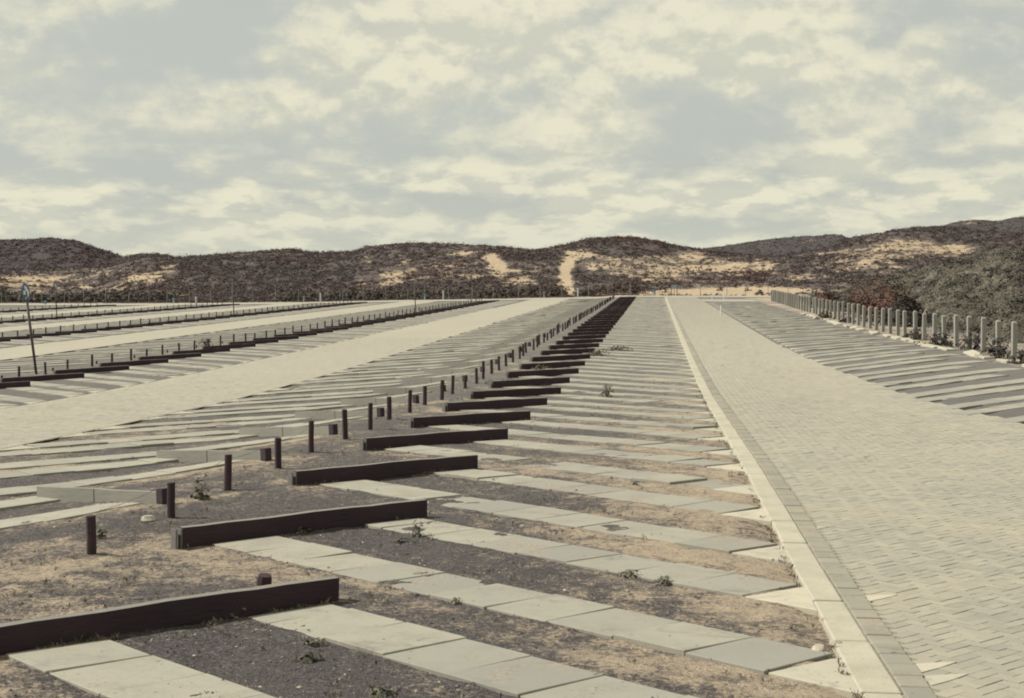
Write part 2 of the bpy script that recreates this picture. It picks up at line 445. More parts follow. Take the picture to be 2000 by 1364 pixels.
def herring(inside, xa, xb, ya, yb, W=.080, dz=.0, nearY=18, q=2):
    """bricks laid in herringbone at 45 degrees to the road"""
    gap = .0042
    A0 = int((xa + ya) / R2 / W) - 4; A1 = int((xb + yb) / R2 / W) + 4
    B0 = int((-xb + ya) / R2 / W) - 4; B1 = int((-xa + yb) / R2 / W) + 4
    ii, jj = np.meshgrid(np.arange(A0, A1), np.arange(B0, B1), indexing='ij')
    ii = ii.ravel(); jj = jj.ravel(); md = (ii - jj) % (2 * q)
    out = []
    for hor in (True, False):
        k = md == (0 if hor else 2 * q - 1)
        a = ii[k] * W; b = jj[k] * W
        la, lb = (q * W, W) if hor else (W, q * W)
        out.append(np.stack([a + la / 2, b + lb / 2, np.full(len(a), la), np.full(len(a), lb)], 1))
    Q = np.concatenate(out)
    cx = (Q[:, 0] - Q[:, 1]) / R2; cy = (Q[:, 0] + Q[:, 1]) / R2
    k = (cy > ya) & (cy < yb) & (cx > xa) & (cx < xb); Q, cx, cy = Q[k], cx[k], cy[k]
    k = inside(cx, cy); Q, cx, cy = Q[k], cx[k], cy[k]
    n = len(Q)
    ha = Q[:, 2] / 2 - gap * (.1 + .25 * RNG.random(n)); hb = Q[:, 3] / 2 - gap * (.2 + .75 * RNG.random(n))
    sg = np.array([(-1, -1), (1, -1), (1, 1), (-1, 1)])
    a = Q[:, 0, None] + ha[:, None] * sg[None, :, 0]; b = Q[:, 1, None] + hb[:, None] * sg[None, :, 1]
    x = (a - b) / R2; y = (a + b) / R2
    tilt = RNG.normal(0, .005, (n, 2)); lift = RNG.normal(0, .0011, n)
    z = gz(x, y) + dz + lift[:, None] + tilt[:, :1] * .5 * ((y - cy[:, None]) - (x - cx[:, None]))
    top = np.stack([x, y, z], 2)
    near = cy < nearY
    nn = near.sum()
    # near bricks get sides, far ones are just their faces
    T = top[near]; lo = T.copy(); lo[:, :, 2] -= .02
    V1 = np.concatenate([T, lo], 1).reshape(-1, 3)
    o8 = (np.arange(nn) * 8)[:, None, None]
    F1 = (np.array([(0, 1, 2, 3), (4, 5, 1, 0), (5, 6, 2, 1), (6, 7, 3, 2), (7, 4, 0, 3)])[None] + o8).reshape(-1, 4)
    V2 = top[~near].reshape(-1, 3); m2 = n - nn
    F2 = (np.arange(m2) * 4)[:, None] + np.arange(4)[None] + nn * 8
    return np.concatenate([V1, V2]), np.concatenate([F1, F2])

# main road on the kerb side
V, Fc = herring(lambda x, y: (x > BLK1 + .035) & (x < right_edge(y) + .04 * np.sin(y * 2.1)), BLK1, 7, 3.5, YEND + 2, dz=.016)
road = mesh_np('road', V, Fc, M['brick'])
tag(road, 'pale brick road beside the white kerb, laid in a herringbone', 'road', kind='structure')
tag(strip_sheet('road_bed', lambda y: KERB0 + .02, right_edge, 3, YEND + 2, .006, M['bed'], .5, 8),
    'sandy joints under the brick road by the kerb', 'road', kind='structure')
# first road on the far side of the near post row: bricks where near, worn paving farther on
a, b = ROADS[0]
V, Fc = herring(lambda x, y: (x > a + .02) & (x < b - .02), a, b, 10, 58, dz=.014, nearY=0)
tag(mesh_np('road', V, Fc, M['brick']), 'pale brick road crossing behind the short dark posts', 'road', kind='structure')
tag(strip_sheet('road_bed', lambda y: a, lambda y: b, 8, 58, .004, M['bed'], .5, 6, .06, 3), 'joint sand under the brick road behind the posts', 'road', kind='structure')
tag(strip_sheet('road', lambda y: a, lambda y: b, 58, YEND + 2, .012, M['road'], .8, 6, .22, 4), 'far pale stretch of the first road behind the posts', 'road', kind='structure')
for i, (a2, b2) in enumerate(ROADS[1:]):
    nm = ['second', 'third', 'fourth'][i]
    tag(strip_sheet('road', lambda y: a2, lambda y: b2, 20, YEND + 2, .012, M['road'], .8, 6, .15, 9 + i),
        f'{nm} pale road away from the camera beyond the post rows', 'road', kind='structure')
def cross():
    xs = np.arange(-110, 19, 1.5); ys = np.linspace(YEND + .8, 149.5, 6); V = []
    for y in ys:
        for x in xs:
            e = .7 * (float(fbm(x * .3, y * .1, 41)) - .5)
            V.append((x, y + e, g(x, y) + .02))
    nx = len(xs); i = (np.arange(5)[:, None] * nx + np.arange(nx - 1)[None, :]).ravel()
    tag(mesh_np('road', V, np.stack([i, i + 1, i + nx + 1, i + nx], 1), M['road'], True), 'pale cross road along the foot of the dunes', 'road', kind='structure')
cross()
# side opening off the main road at its far end
tag(strip_sheet('road', lambda y: right_edge(y) - .05, lambda y: 9.2, 122.5, 131, .012, M['road'], .8, 6, .1, 15), 'pale side opening near the far end of the brick road', 'road', kind='structure')

# white kerb and its course of grey blocks
def build_kerb():
    mb = MB(); y = 2.5; rnd = random.Random(3)
    while y < YEND:
        L = 1.0 if y < 40 else 3.0
        for q in range(1):
            j = [rnd.uniform(-.008, .008) for _ in range(4)]; h = rnd.uniform(-.004, .008)
            y1 = y + L - (.010 + .012 * rnd.random())
            ptsx = []
            xl0, xl1 = KERB0 + j[0] - .012, KERB0 + j[1] - .012
            xr0, xr1 = KERB1 + j[2] * .4, KERB1 + j[3] * .4
            pts = [(xl0, y), (xr0, y), (xr1, y1), (xl1, y1)]
            mb.prism(pts, [g(*p) - .08 for p in pts], [g(*p) + .016 + h * .6 for p in pts])
        y += L
    o = bevel(mb.build('kerb', M['kerb']), .012, 2)
    tag(o, 'long pale concrete kerb between the slab tracks and the brick road', 'kerb', kind='structure')
    mb = MB(); y = 2.5
    while y < 90:
        L = rnd.uniform(.19, .22) if y < 40 else 1.0
        y1 = y + L - .008
        x0 = KERB1 + .010; x1 = BLK1 + rnd.uniform(-.006, .006); h = rnd.uniform(-.004, .004)
        pts = [(x0, y), (x1, y + rnd.uniform(-.004, .004)), (x1, y1), (x0, y1)]
        mb.prism(pts, [g(*p) - .05 for p in pts], [g(*p) + .018 + h for p in pts])
        y += L
    tag(bevel(mb.build('kerb_course', M['block']), .004), 'grey block course edging the road along the white kerb', 'kerb', kind='structure')
    # mortar triangles filling the ragged edge of the herringbone
    mb = MB()
    for yy in (5.75, 5.98, 6.2, 6.75, 6.98, 8.6, 5.3, 11.2, 5.05):
        k = rnd.uniform(.8, 1.25)
        pts = [(BLK1 + .008, yy - .09 * k), (BLK1 + .10 * k, yy - .005), (BLK1 + .19 * k, yy + .10 * k), (BLK1 + .09 * k, yy + .075 * k), (BLK1 + .008, yy + .045 * k)]
        mb.prism(pts, [g(*p) + .002 for p in pts], [g(*p) + .0195 for p in pts])
    for (x0, yy, s) in ((2.65, 9.45, .5), (3.0, 9.6, .32), (3.45, 9.75, .35)):
        pts = [(x0, yy), (x0 + s * .5, yy - .02), (x0 + s, yy + .05), (x0 + s * .55, yy + .07), (x0 + .04, yy + .06)]
        mb.prism(pts, [g(*p) + .002 for p in pts], [g(*p) + .0195 for p in pts])
    tag(mb.build('mortar_fill', M['fill']), 'pale mortar triangles in the brick edge beside the kerb', 'mortar', kind='structure')
build_kerb()

# ------------------------------------------------------------------ slab tracks and stops
HW = .275
TR = (.48, 1.87)     # centre lines of the two wheel tracks from the start of a stop
SLAB_N = 0

SHEAR = 0.115
def track_mesh(mb, X0, side, y0, s0, rd, c, detail, rnd, sk=0.0):
    """one slab track of a bay; w across, a along (local frame, then mirrored by side)"""
    wc = (s0 + y0) / R2 + c
    a0 = (s0 - y0) / R2 + .10            # just in front of the stop
    # the leading corner (w + HW) meets the road edge at local x = rd
    a1 = (rd * R2 - .03 - (wc + HW) + sk * a0) / (1 + sk)
    if detail:
        n = int((a1 - a0) / .5); cuts = [a1 - .5 * q for q in range(n + 1)]
        if cuts[-1] - a0 > .12: cuts.append(a0)
        cuts = cuts[::-1]
    else:
        cuts = [a0, a1]
    for q in range(len(cuts) - 1):
        ga = .003 if detail else 0
        sh = rnd.gauss(0, .007) if detail else 0; tl = rnd.gauss(0, .0025) if detail else 0; lf = rnd.gauss(.017, .002) + (rnd.gauss(0, .008) if detail and rnd.random() < .15 else 0)
        pa = cuts[q] + ga; pb = cuts[q + 1] - ga; rot = rnd.gauss(0, .007) if detail else 0
        am = (pa + pb) / 2
        pts = []; zs = []
        for (aa, dw) in ((pa, -HW), (pa, HW), (pb, HW), (pb, -HW)):
            w_ = wc + dw + sh + rot * (aa - am) + sk * (aa - a0); a_ = aa - rot * dw
            lx = (w_ + a_) / R2; ly = (w_ - a_) / R2
            x = X0 + side * lx
            pts.append((x, ly)); zs.append(g(x, ly) + lf + tl * (1 if dw > 0 else -1))
        area = sum(pts[i][0] * pts[(i + 1) % 4][1] - pts[(i + 1) % 4][0] * pts[i][1] for i in range(4))
        if area < 0: pts = pts[::-1]; zs = zs[::-1]
        mb.prism(pts, [z - .06 for z in zs], zs)
    # pale fill wedge between the square end and the road edge
    if detail:
        ae = (rd * R2 + .02 - (wc - HW) + sk * a0) / (1 + sk)
        lead = (wc + HW + sk * (a1 - a0), a1 + .05); low = (wc - HW + sk * (a1 - a0), a1 + .015); ext = (wc - HW + sk * (ae - a0), ae)
        tri = []
        for w_, a_ in (lead, low, ext):
            lx = (w_ + a_) / R2; ly = (w_ - a_) / R2; tri.append((X0 + side * lx, ly))
        area = sum(tri[i][0] * tri[(i + 1) % 3][1] - tri[(i + 1) % 3][0] * tri[i][1] for i in range(3))
        if area < 0: tri = tri[::-1]
        mb.prism(tri, [g(*p) - .03 for p in tri], [g(*p) + .012 for p in tri], 1, 1)

SIDE_TXT = {
    0: ('between timber stops and white kerb', 48),
    1: ('behind the near post row', 36),
    2: ('before the second post row', 26),
    10: ('along the concrete fence', 30),
}
rest = MB(); rr = random.Random(5)
for si, (X0, side, y0, s0, rd) in enumerate(SIDES):
    k = 0; cnt = 0
    y = y0
    ylast = YEND - 3.0 if si != 10 else 121
    while y < ylast:
        for ti, c in enumerate(TR):
            # is any of it in view?
            vis = True
            wc = (s0 + y) / R2 + c; inview = False
            for a_ in np.linspace((s0 - y) / R2 + .1, rd * R2 - wc - .3, 5):
                lx = (wc + a_) / R2; ly = (wc - a_) / R2; x = X0 + side * lx
                zc = ly * CT - x * ST; xc = x * CT + ly * ST
                if zc > 3 and abs(xc / zc) < .395 and (CAMZ - g(x, ly)) / zc * F < 850: inview = True
            if not inview: continue
            cnt += 1
            if si in SIDE_TXT and cnt <= SIDE_TXT[si][1] * 2:
                mb = MB(); track_mesh(mb, X0, side, y, s0, rd, c, True, rr, SHEAR if si == 0 else 0)
                o = mb.build('slab_track', [M['slab'], M['fill']])
                if y < 22: bevel(o, .004)
                where = SIDE_TXT[si][0]
                lab = f'{ordw(cnt)} pale slab track from the near end, {where}' if cnt <= 24 else f'thin distant slab track among many alike, {where}'
                tag(o, lab, 'slab track', 'concrete slab tracks ' + where)
            else:
                track_mesh(rest, X0, side, y, s0, rd, c, False, rr, SHEAR if si == 0 else 0)
        y += P
tag(rest.build('slab_tracks_far', [M['slab'], M['fill']]), 'thin pale slab tracks striping the distant bays', 'slab tracks', kind='stuff')

# stops: a timber board on edge across the head of each bay
def stop_meshes():
    L = 2.26; T = .065; H = .155
    def board(mats_top):
        mb = MB(); nx = 12; rnd = random.Random(4)
        zt = [H + rnd.uniform(-.006, .005) for _ in range(nx + 1)]
        for i in range(nx):
            pass
        # one closed prism with a slightly wavy top
        n = 0
        for i in range(nx + 1):
            x = L * i / nx; dy = rnd.uniform(-.002, .002)
            mb.v += [(x, dy - T / 2, -.08), (x, dy + T / 2, -.08), (x, dy + T / 2, zt[i]), (x, dy - T / 2, zt[i])]
        for i in range(nx):
            b0 = i * 4; b1 = b0 + 4
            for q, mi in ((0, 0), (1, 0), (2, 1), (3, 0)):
                r = (q + 1) % 4
                mb.f.append((b0 + q, b0 + r, b1 + r, b1 + q)); mb.mi.append(mi)
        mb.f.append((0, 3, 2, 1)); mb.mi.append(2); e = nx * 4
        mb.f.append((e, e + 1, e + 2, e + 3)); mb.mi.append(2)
        return mb
    return board(None)
_b = stop_meshes()
for idx, f in enumerate(_b.f): _b.f[idx] = f[::-1]
_b.box((1.13, 0, .045), (.008, .069, .226), 2)
BOARD_DARK = _b.mesh('dark_board'); BOARD_GREY = _b.mesh('grey_board')
for mm in ('shaded_wood', 'top_wood', 'shaded_wood'): BOARD_DARK.materials.append(M[mm])
for mm in ('grey_board', 'grey_board', 'shaded_wood'): BOARD_GREY.materials.append(M[mm])  # ends painted dark as shade; the middle seam shares the material
pl = MB(); pl.box((0, 0, .03), (.012, .085, .225)); PLATE = pl.mesh('end_plate'); PLATE.materials.append(M['plate'])
st = MB(); st.box((0, 0, .03), (.09, .09, .235)); END_SHADE = st.mesh('shaded_end'); END_SHADE.materials.append(M['shaded_wood'])  # added block, its dark colour stands for the shaded end of a stop

def part(name, me, parent, loc, rot=(0, 0, 0)):
    o = bpy.data.objects.new(name, me); COL.objects.link(o); o.parent = parent; o.location = loc; o.rotation_euler = rot
    return o

STOP_TXT = {0: 'the near post row', 1: 'the near post row', 2: 'the second post row', 4: 'the third post row', 6: 'the fourth post row', 3: 'the second post row', 8: 'the fifth post row'}
NSTOP = 0
def in_frame(x, y, z=0, mx=.39):
    zc = y * CT - x * ST; xc = x * CT + y * ST
    return zc > 3 and abs(xc / zc) < mx and (CAMZ - g(x, y)) / zc * F < 860

for si, (X0, side, y0, s0, rd) in enumerate(SIDES):
    if si in (5, 7, 9, 10): continue
    y = y0; cnt = 0
    while y < YEND - 2.5:
        xa = X0 + side * s0; xb = X0 + side * (s0 + 1.6); yb = y + 1.6
        if side < 0: xb = xa - 1.69; yb = y + 1.18
        if in_frame(xa, y) or in_frame(xb, yb):
            cnt += 1
            za = g(xa, y); zb = g(xb, yb)
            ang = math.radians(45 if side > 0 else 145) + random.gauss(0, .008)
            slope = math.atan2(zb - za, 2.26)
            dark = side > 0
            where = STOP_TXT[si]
            # shade is painted into the board colour on one side, sunlight on the other
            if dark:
                lab = f'{ordw(cnt)} shaded timber wheel stop from the near end of {where}' if cnt <= 22 else f'shaded timber wheel stop merging with its neighbours far along {where}'
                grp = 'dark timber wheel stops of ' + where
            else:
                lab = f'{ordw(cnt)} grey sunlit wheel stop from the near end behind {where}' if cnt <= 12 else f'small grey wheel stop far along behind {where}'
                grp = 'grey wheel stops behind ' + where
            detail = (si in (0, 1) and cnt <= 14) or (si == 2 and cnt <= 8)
            rot = (random.gauss(0, .02), -slope, ang)
            if detail:
                root = empty('wheel_stop', (xa, y, za)); root.rotation_euler = rot
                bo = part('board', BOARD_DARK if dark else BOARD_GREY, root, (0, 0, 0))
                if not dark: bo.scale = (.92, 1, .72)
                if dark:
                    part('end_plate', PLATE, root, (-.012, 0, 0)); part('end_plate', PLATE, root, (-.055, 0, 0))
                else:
                    part('shaded_end', END_SHADE, root, (-.045, 0, -.005))
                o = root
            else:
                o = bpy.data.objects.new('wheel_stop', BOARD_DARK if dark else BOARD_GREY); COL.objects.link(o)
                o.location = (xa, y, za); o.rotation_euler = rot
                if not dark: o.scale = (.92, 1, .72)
            tag(o, lab, 'wheel stop', grp); NSTOP += 1
        y += P

# posts
def post_mesh(seed, h):
    rnd = random.Random(seed); mb = MB()
    r = .036
    pts = [(0, 0, -.1), (0, 0, .02), (rnd.uniform(-.002, .002), rnd.uniform(-.002, .002), h * .5), (0, 0, h - .006), (0, 0, h)]
    mb.tube(pts, [r * 1.03, r * 1.02, r, r, r * .93], 10)
    me = mb.mesh('post'); me.materials.append(M['post'])
    return me
POSTS = [post_mesh(i, .36 + .035 * math.sin(i * 2.3)) for i in range(5)]
ROWTXT = ['the near row', 'the second row', 'the third row', 'the fourth row', 'the fifth row']
first_posts = []
for ri, X0 in enumerate(ROWS):
    y = [9.48, 30.2, 38.9, 50.1, 66.5][ri] - 20 * P / 2; cnt = 0
    while y < YEND - 1:
        x = X0 + random.gauss(0, .03)
        if in_frame(x, y) and cnt < 78:
            cnt += 1
            o = bpy.data.objects.new('timber_post', POSTS[random.randrange(5)]); COL.objects.link(o)
            o.location = (x, y, g(x, y)); o.rotation_euler = (random.gauss(0, .02), random.gauss(0, .02), random.random() * 6)
            s = random.uniform(.93, 1.08); o.scale = (s, s, random.uniform(.88, 1.12))
            lab = f'{ordw(cnt)} short dark round post from the near end of {ROWTXT[ri]}' if cnt <= 26 else f'tiny dark post among the crowded far posts of {ROWTXT[ri]}'
            tag(o, lab, 'post', f'short dark posts of {ROWTXT[ri]}')
            if ri == 0 and cnt <= 14: first_posts.append((x, y, g(x, y) + .30))
        y += P / 2
# wire slung along the near posts
mb = MB()
for (a, b) in zip(first_posts[:-1], first_posts[1:]):
    pts = []
    for q in range(9):
        t = q / 8; pts.append((a[0] + (b[0] - a[0]) * t - .03, a[1] + (b[1] - a[1]) * t, a[2] + (b[2] - a[2]) * t - .10 * t * (1 - t)))
    mb.tube(pts, .0016, 4)
    for q in range(1, 8):
        t = (q + .5) / 8.5; p = np.array(pts[q]); d = .018
        mb.tube([p - (d, .4 * d, d), p + (d, .4 * d, d)], .0011, 3)
tag(mb.build('barbed_wire', M['wire']), 'thin rusty barbed wire sagging between the nearest short posts', 'wire')
# stub and odd timbers
def stub(x, y, h, r, lab):
    mb = MB(); mb.tube([(0, 0, -.08), (.003, .004, h * .6), (0, 0, h)], [r, r, r * .85], 9)
    o = mb.build('timber_stub', M['post']); o.location = (x, y, g(x, y)); o.rotation_euler = (.06, .1, 1); tag(o, lab, 'stub')
def unproj(u, v):
    """ground point under a photograph pixel"""
    z = 3.0
    lo, hi = 3.0, 200.0
    for _ in range(60):
        m = (lo + hi) / 2; a = (u - 1000) / F
        x = m * (a * CT - ST); y = m * (CT + a * ST)
        if (CAMZ - g(x, y)) / m * F > v - 525: lo = m
        else: hi = m
    return x, y
x, y = unproj(515, 1146); stub(x, y, .075, .05, 'short sawn timber stub poking up behind the nearest wheel stop')

# concrete fence along the dune side
def fence_post():
    mb = MB(); h = 1.05; w = .072
    for (z0, z1, a, b) in ((-.15, h - .07, w, w * .92),):
        n = len(mb.v); c = .018
        ring = lambda s, z: [(-s + c, -s, z), (s - c, -s, z), (s, -s + c, z), (s, s - c, z), (s - c, s, z), (-s + c, s, z), (-s, s - c, z), (-s, -s + c, z)]
        rings = [ring(a, z0), ring(a, z1), ring(a * 1.02, h - .035), ring(a * .62, h)]
        for r in rings: mb.v += r
        for i in range(3):
            for j in range(8):
                q = (j + 1) % 8; mb.f.append((n + i * 8 + j, n + i * 8 + q, n + (i + 1) * 8 + q, n + (i + 1) * 8 + j)); mb.mi.append(0)
        mb.f.append(tuple(n + 24 + j for j in range(8))); mb.mi.append(0)
    me = mb.mesh('concrete_post'); me.materials.append(M['conc_post']); return me
FP = fence_post(); cnt = 0
y = 35.2; FENCEX = 10.0
while y < 126:
    x = FENCEX + random.gauss(0, .02) + .25 * float(sstep(60, 120, y)) + .35 * float(sstep(95, 126, y))
    if in_frame(x, y, mx=.384):
        cnt += 1
        o = bpy.data.objects.new('concrete_post', FP); COL.objects.link(o)
        o.location = (x, y, g(x, y)); o.rotation_euler = (random.gauss(0, .012), random.gauss(0, .012), random.gauss(0, .05)); o.scale = (1, 1, random.uniform(.97, 1.04))
        lab = f'{ordw(cnt)} pale square concrete fence post from the near end by the grassy dune' if cnt <= 26 else 'pale concrete fence post crowded together at the far end of the fence'
        tag(o, lab, 'fence post', 'concrete fence posts along the dune')
    y += 1.82
# tall thin posts at the dune foot
mb = MB(); mb.tube([(0, 0, -.2), (0, 0, 1.5), (.03, 0, 1.62)], [.036, .032, .028], 7); TP = mb.mesh('tall_post'); TP.materials.append(M['grey_pole'])
cnt = 0
for i in range(62):
    x = -92 + i * 2.55 - (0 if i < 10 else 0); yy = 151.0 + (0 if x < 5 else (x - 5) * .08)
    x += random.gauss(0, .2)
    if not in_frame(x, yy): continue
    cnt += 1
    o = bpy.data.objects.new('tall_post', TP); COL.objects.link(o); o.location = (x, yy, g(x, yy)); o.rotation_euler = (random.gauss(0, .03), random.gauss(0, .03), random.random() * 6)
    o.scale = (1, 1, random.uniform(.7, 1.05))
    tag(o, 'thin tall grey post standing along the foot of the far dunes', 'post', 'thin posts at the dune foot')

# ------------------------------------------------------------------ signs
def disc(mb, r, t, z, seg=28, mi=0):
    """upright disc facing -y"""
    n = len(mb.v)
    for yy in (-t / 2, t / 2):
        for j in range(seg):
            a = 2 * math.pi * j / seg; mb.v.append((r * math.cos(a), yy, z + r * math.sin(a)))
    mb.f.append(tuple(n + j for j in range(seg))); mb.mi.append(mi)
    mb.f.append(tuple(n + seg + j for j in range(seg - 1, -1, -1))); mb.mi.append(mi)
    for j in range(seg):
        q = (j + 1) % seg; mb.f.append((n + q, n + j, n + seg + j, n + seg + q)); mb.mi.append(mi)

def arrow_sign(x, y, lab, lean=(0, 0), yaw=0, h=2.5):
    root = empty('road_sign', (x, y, g(x, y))); root.rotation_euler = (lean[0], lean[1], 0)
    mb = MB(); mb.tube([(0, 0, -.2), (0, 0, h - .25)], .038, 10); mb.build('pole', M['pole'], root, True)
    mb = MB(); disc(mb, .29, .016, 0); d = mb.build('disc', M['blue'], root); d.location = (0, 0, h - .29); d.rotation_euler = (0, 0, yaw)
    # white right-pointing arrow, a thin raised plate
    pts = [(-.19, -.06), (-.02, -.06), (-.10, -.20), (.04, -.20), (.21, 0), (.04, .20), (-.10, .20), (-.02, .06), (-.19, .06)]
    mb = MB(); n = len(pts)
    mb.v = [(px, -.014, pz) for px, pz in pts] + [(px, -.006, pz) for px, pz in pts]
    mb.f = [tuple(range(n)), tuple(range(2 * n - 1, n - 1, -1))] + [((i + 1) % n, i, n + i, n + (i + 1) % n) for i in range(n)]; mb.mi = [0] * len(mb.f)
    a = mb.build('arrow', M['white'], d)
    mb = MB(); mb.box((0, .028, -.0), (.10, .04, .05)); mb.build('bracket', M['pole'], d)
    return tag(root, lab, 'road sign', 'round blue arrow signs')
x, y = -17.55, 32.0
zc = 39.0
x, y = unproj(71, 731)
arrow_sign(x, y, 'leaning round blue sign with a white arrow on the nearest dark pole', (0, -.135), math.radians(92), 2.75)
for (u, v, lab, yw, h) in ((111, 621, 'round blue arrow sign on a pole beside the fourth post row', 90, 2.75), (457, 615, 'round sign seen edge-on upon a pole beside the third post row', 104, 2.9), (812, 611, 'round dark sign on a pole far along the second post row', 102, 2.4)):
    x, y = unproj(u, v); arrow_sign(x, y, lab, (0, -.05), math.radians(yw), h)
# low blue keep-right discs and the pale posts that pair with them along the cross road
LOW = ['farthest from the brick road', 'second from the far end', 'third along', 'third from the brick road', 'second from the brick road', 'closest to the brick road']
for (u, v), w in zip(((88, 601), (339, 595), (620, 588), (860, 582), (1082, 577), (1276, 576)), LOW):
    x, y = unproj(u, v)
    y = min(y, 150.5)
    root = empty('low_sign', (x, y, g(x, y)))
    mb = MB(); mb.tube([(0, 0, -.1), (0, 0, .5)], .045, 8); mb.build('stem', M['pale_pole'], root)
    mb = MB(); disc(mb, .25, .03, .62, 20); mb.build('disc', M['blue'], root)
    mb = MB(); mb.box((0, -.02, .62), (.3, .012, .16)); mb.build('bar', M['pale_blue'], root)
    tag(root, f'low blue and white disc by the cross road, {w}', 'sign', 'low blue discs by the cross road')
PAL = ['farthest away', 'second farthest', 'third in line', 'closest to the brick road']
for (u, v), w in zip(((383, 599), (635, 589), (891, 582), (1140, 577)), PAL):
    x, y = unproj(u, v); y = min(y, 150.5)
    mb = MB(); mb.tube([(0, 0, -.1), (0, 0, .95), (0, 0, 1.02)], [.085, .08, .05], 10)
    o = mb.build('marker_post', M['pale_pole']); o.location = (x, y, g(x, y)); tag(o, f'pale marker post by the cross road, {w}', 'marker post', 'pale marker posts by the cross road')
for (u, v, w) in ((1391, 588, 'left of the pair at the far bay corner'), (1414, 588, 'right of the pair at the far bay corner'), (1408, 616, 'alone at the edge of the brick road')):
    x, y = unproj(u, v)
    mb = MB(); mb.tube([(0, 0, -.1), (0, 0, .55), (0, 0, .6)], [.04, .04, .03], 10)
    o = mb.build('marker_post', M['white']); o.location = (x, y, g(x, y)); tag(o, f'small white marker post, {w}', 'marker post', 'white marker posts by the brick road')
x, y = unproj(1315, 575.5)
root = empty('notice_board', (x, 150.6, g(x, 150.6)))
for dx in (-.32, .32):
    mb = MB(); mb.tube([(dx, 0, -.1), (dx, 0, 1.25)], .04, 8); mb.build('leg', M['pole'], root)
mb = MB(); mb.box((0, -.05, 1.02), (.62, .03, .34)); mb.build('panel', M['pale_blue'], root)
tag(root, 'pale blue notice board on two legs at the head of the brick road', 'notice board')

# ------------------------------------------------------------------ dunes
def cam_to_world(u, zc):
    a = (u - 1000) / F
    return zc * (a * CT - ST), zc * (CT + a * ST)

def blob(U, V, lst):
    s = np.zeros(U.shape)
    for (u, v, ru, rv, amp) in lst:
        s = s + amp * np.exp(-(((U - u) / ru) ** 2 + ((V - v) / rv) ** 2))
    return s

def dune(name, us, crest, foot, depth, back, lump, mat, lab, patches, base_s, seed, nt=46, prof=1.25, kind='structure', footz=None):
    """a ridge: foot line -> crest -> back slope; crest heights given as how high each part of the skyline stands"""
    cu, cv = np.array(crest).T
    n = len(us); T = np.concatenate([np.linspace(0, 1, nt), 1 + np.linspace(.08, 1, 8)])
    V = np.zeros((len(T), n, 3)); 
    for i, u in enumerate(us):
        z0 = foot(u); zc1 = z0 + depth(u)
        hv = np.interp(u, cu, cv)
        hz = CAMZ + (525 - hv) / F * zc1
        x0, y0 = cam_to_world(u, z0); zf = g(x0, y0) - .05 if footz is None else footz
        for j, t in enumerate(T):
            zc = z0 + (zc1 - z0) * min(t, 1) + back * max(0, t - 1)
            x, y = cam_to_world(u, zc)
            if t <= 1: h = zf + (hz - zf) * (t ** prof * (1 - .0) * .55 + .45 * (0.5 - .5 * math.cos(math.pi * t)))
            else: h = hz + (zf - 1.5 - hz) * (.5 - .5 * math.cos(math.pi * (t - 1)))
            V[j, i] = (x, y, h)
    env = np.minimum(1, T * 3)[:, None] * np.where(T > 1, 1, 1 - .75 * np.clip((T - .75) / .25, 0, 1))[:, None]
    X, Y = V[:, :, 0], V[:, :, 1]
    V[:, :, 2] += lump * env * (2 * (fbm(X * .05, Y * .05, seed, 4) - .5)) + lump * .35 * env * (2 * (fbm(X * .3, Y * .3, seed + 5, 3) - .5))
    zc = Y * CT - X * ST; U = 1000 + F * (X * CT + Y * ST) / zc; W = 525 - F * (V[:, :, 2] - CAMZ) / zc
    S = base_s + blob(U, W, patches)
    nT = len(T); i = (np.arange(nT - 1)[:, None] * n + np.arange(n - 1)[None, :]).ravel()
    o = mesh_np(name, V.reshape(-1, 3), np.stack([i, i + 1, i + n + 1, i + n], 1), mat, True, attrs={'sand': S.ravel()})
    tag(o, lab, 'dune', kind=kind)
    return V, S, T, U, W

VEG = ((.062, .05, .050), (.125, .104, .09))
VEGF = ((.048, .040, .045), (.080, .070, .068))
m_d1 = m_dune('dune_front', VEG)
m_d2 = m_dune('dune_back', VEGF, thr=(.5, .7))
m_d4 = m_dune('dune_grass', ((.10, .092, .078), (.17, .155, .125)), (.32, .27, .2), scale=.9)

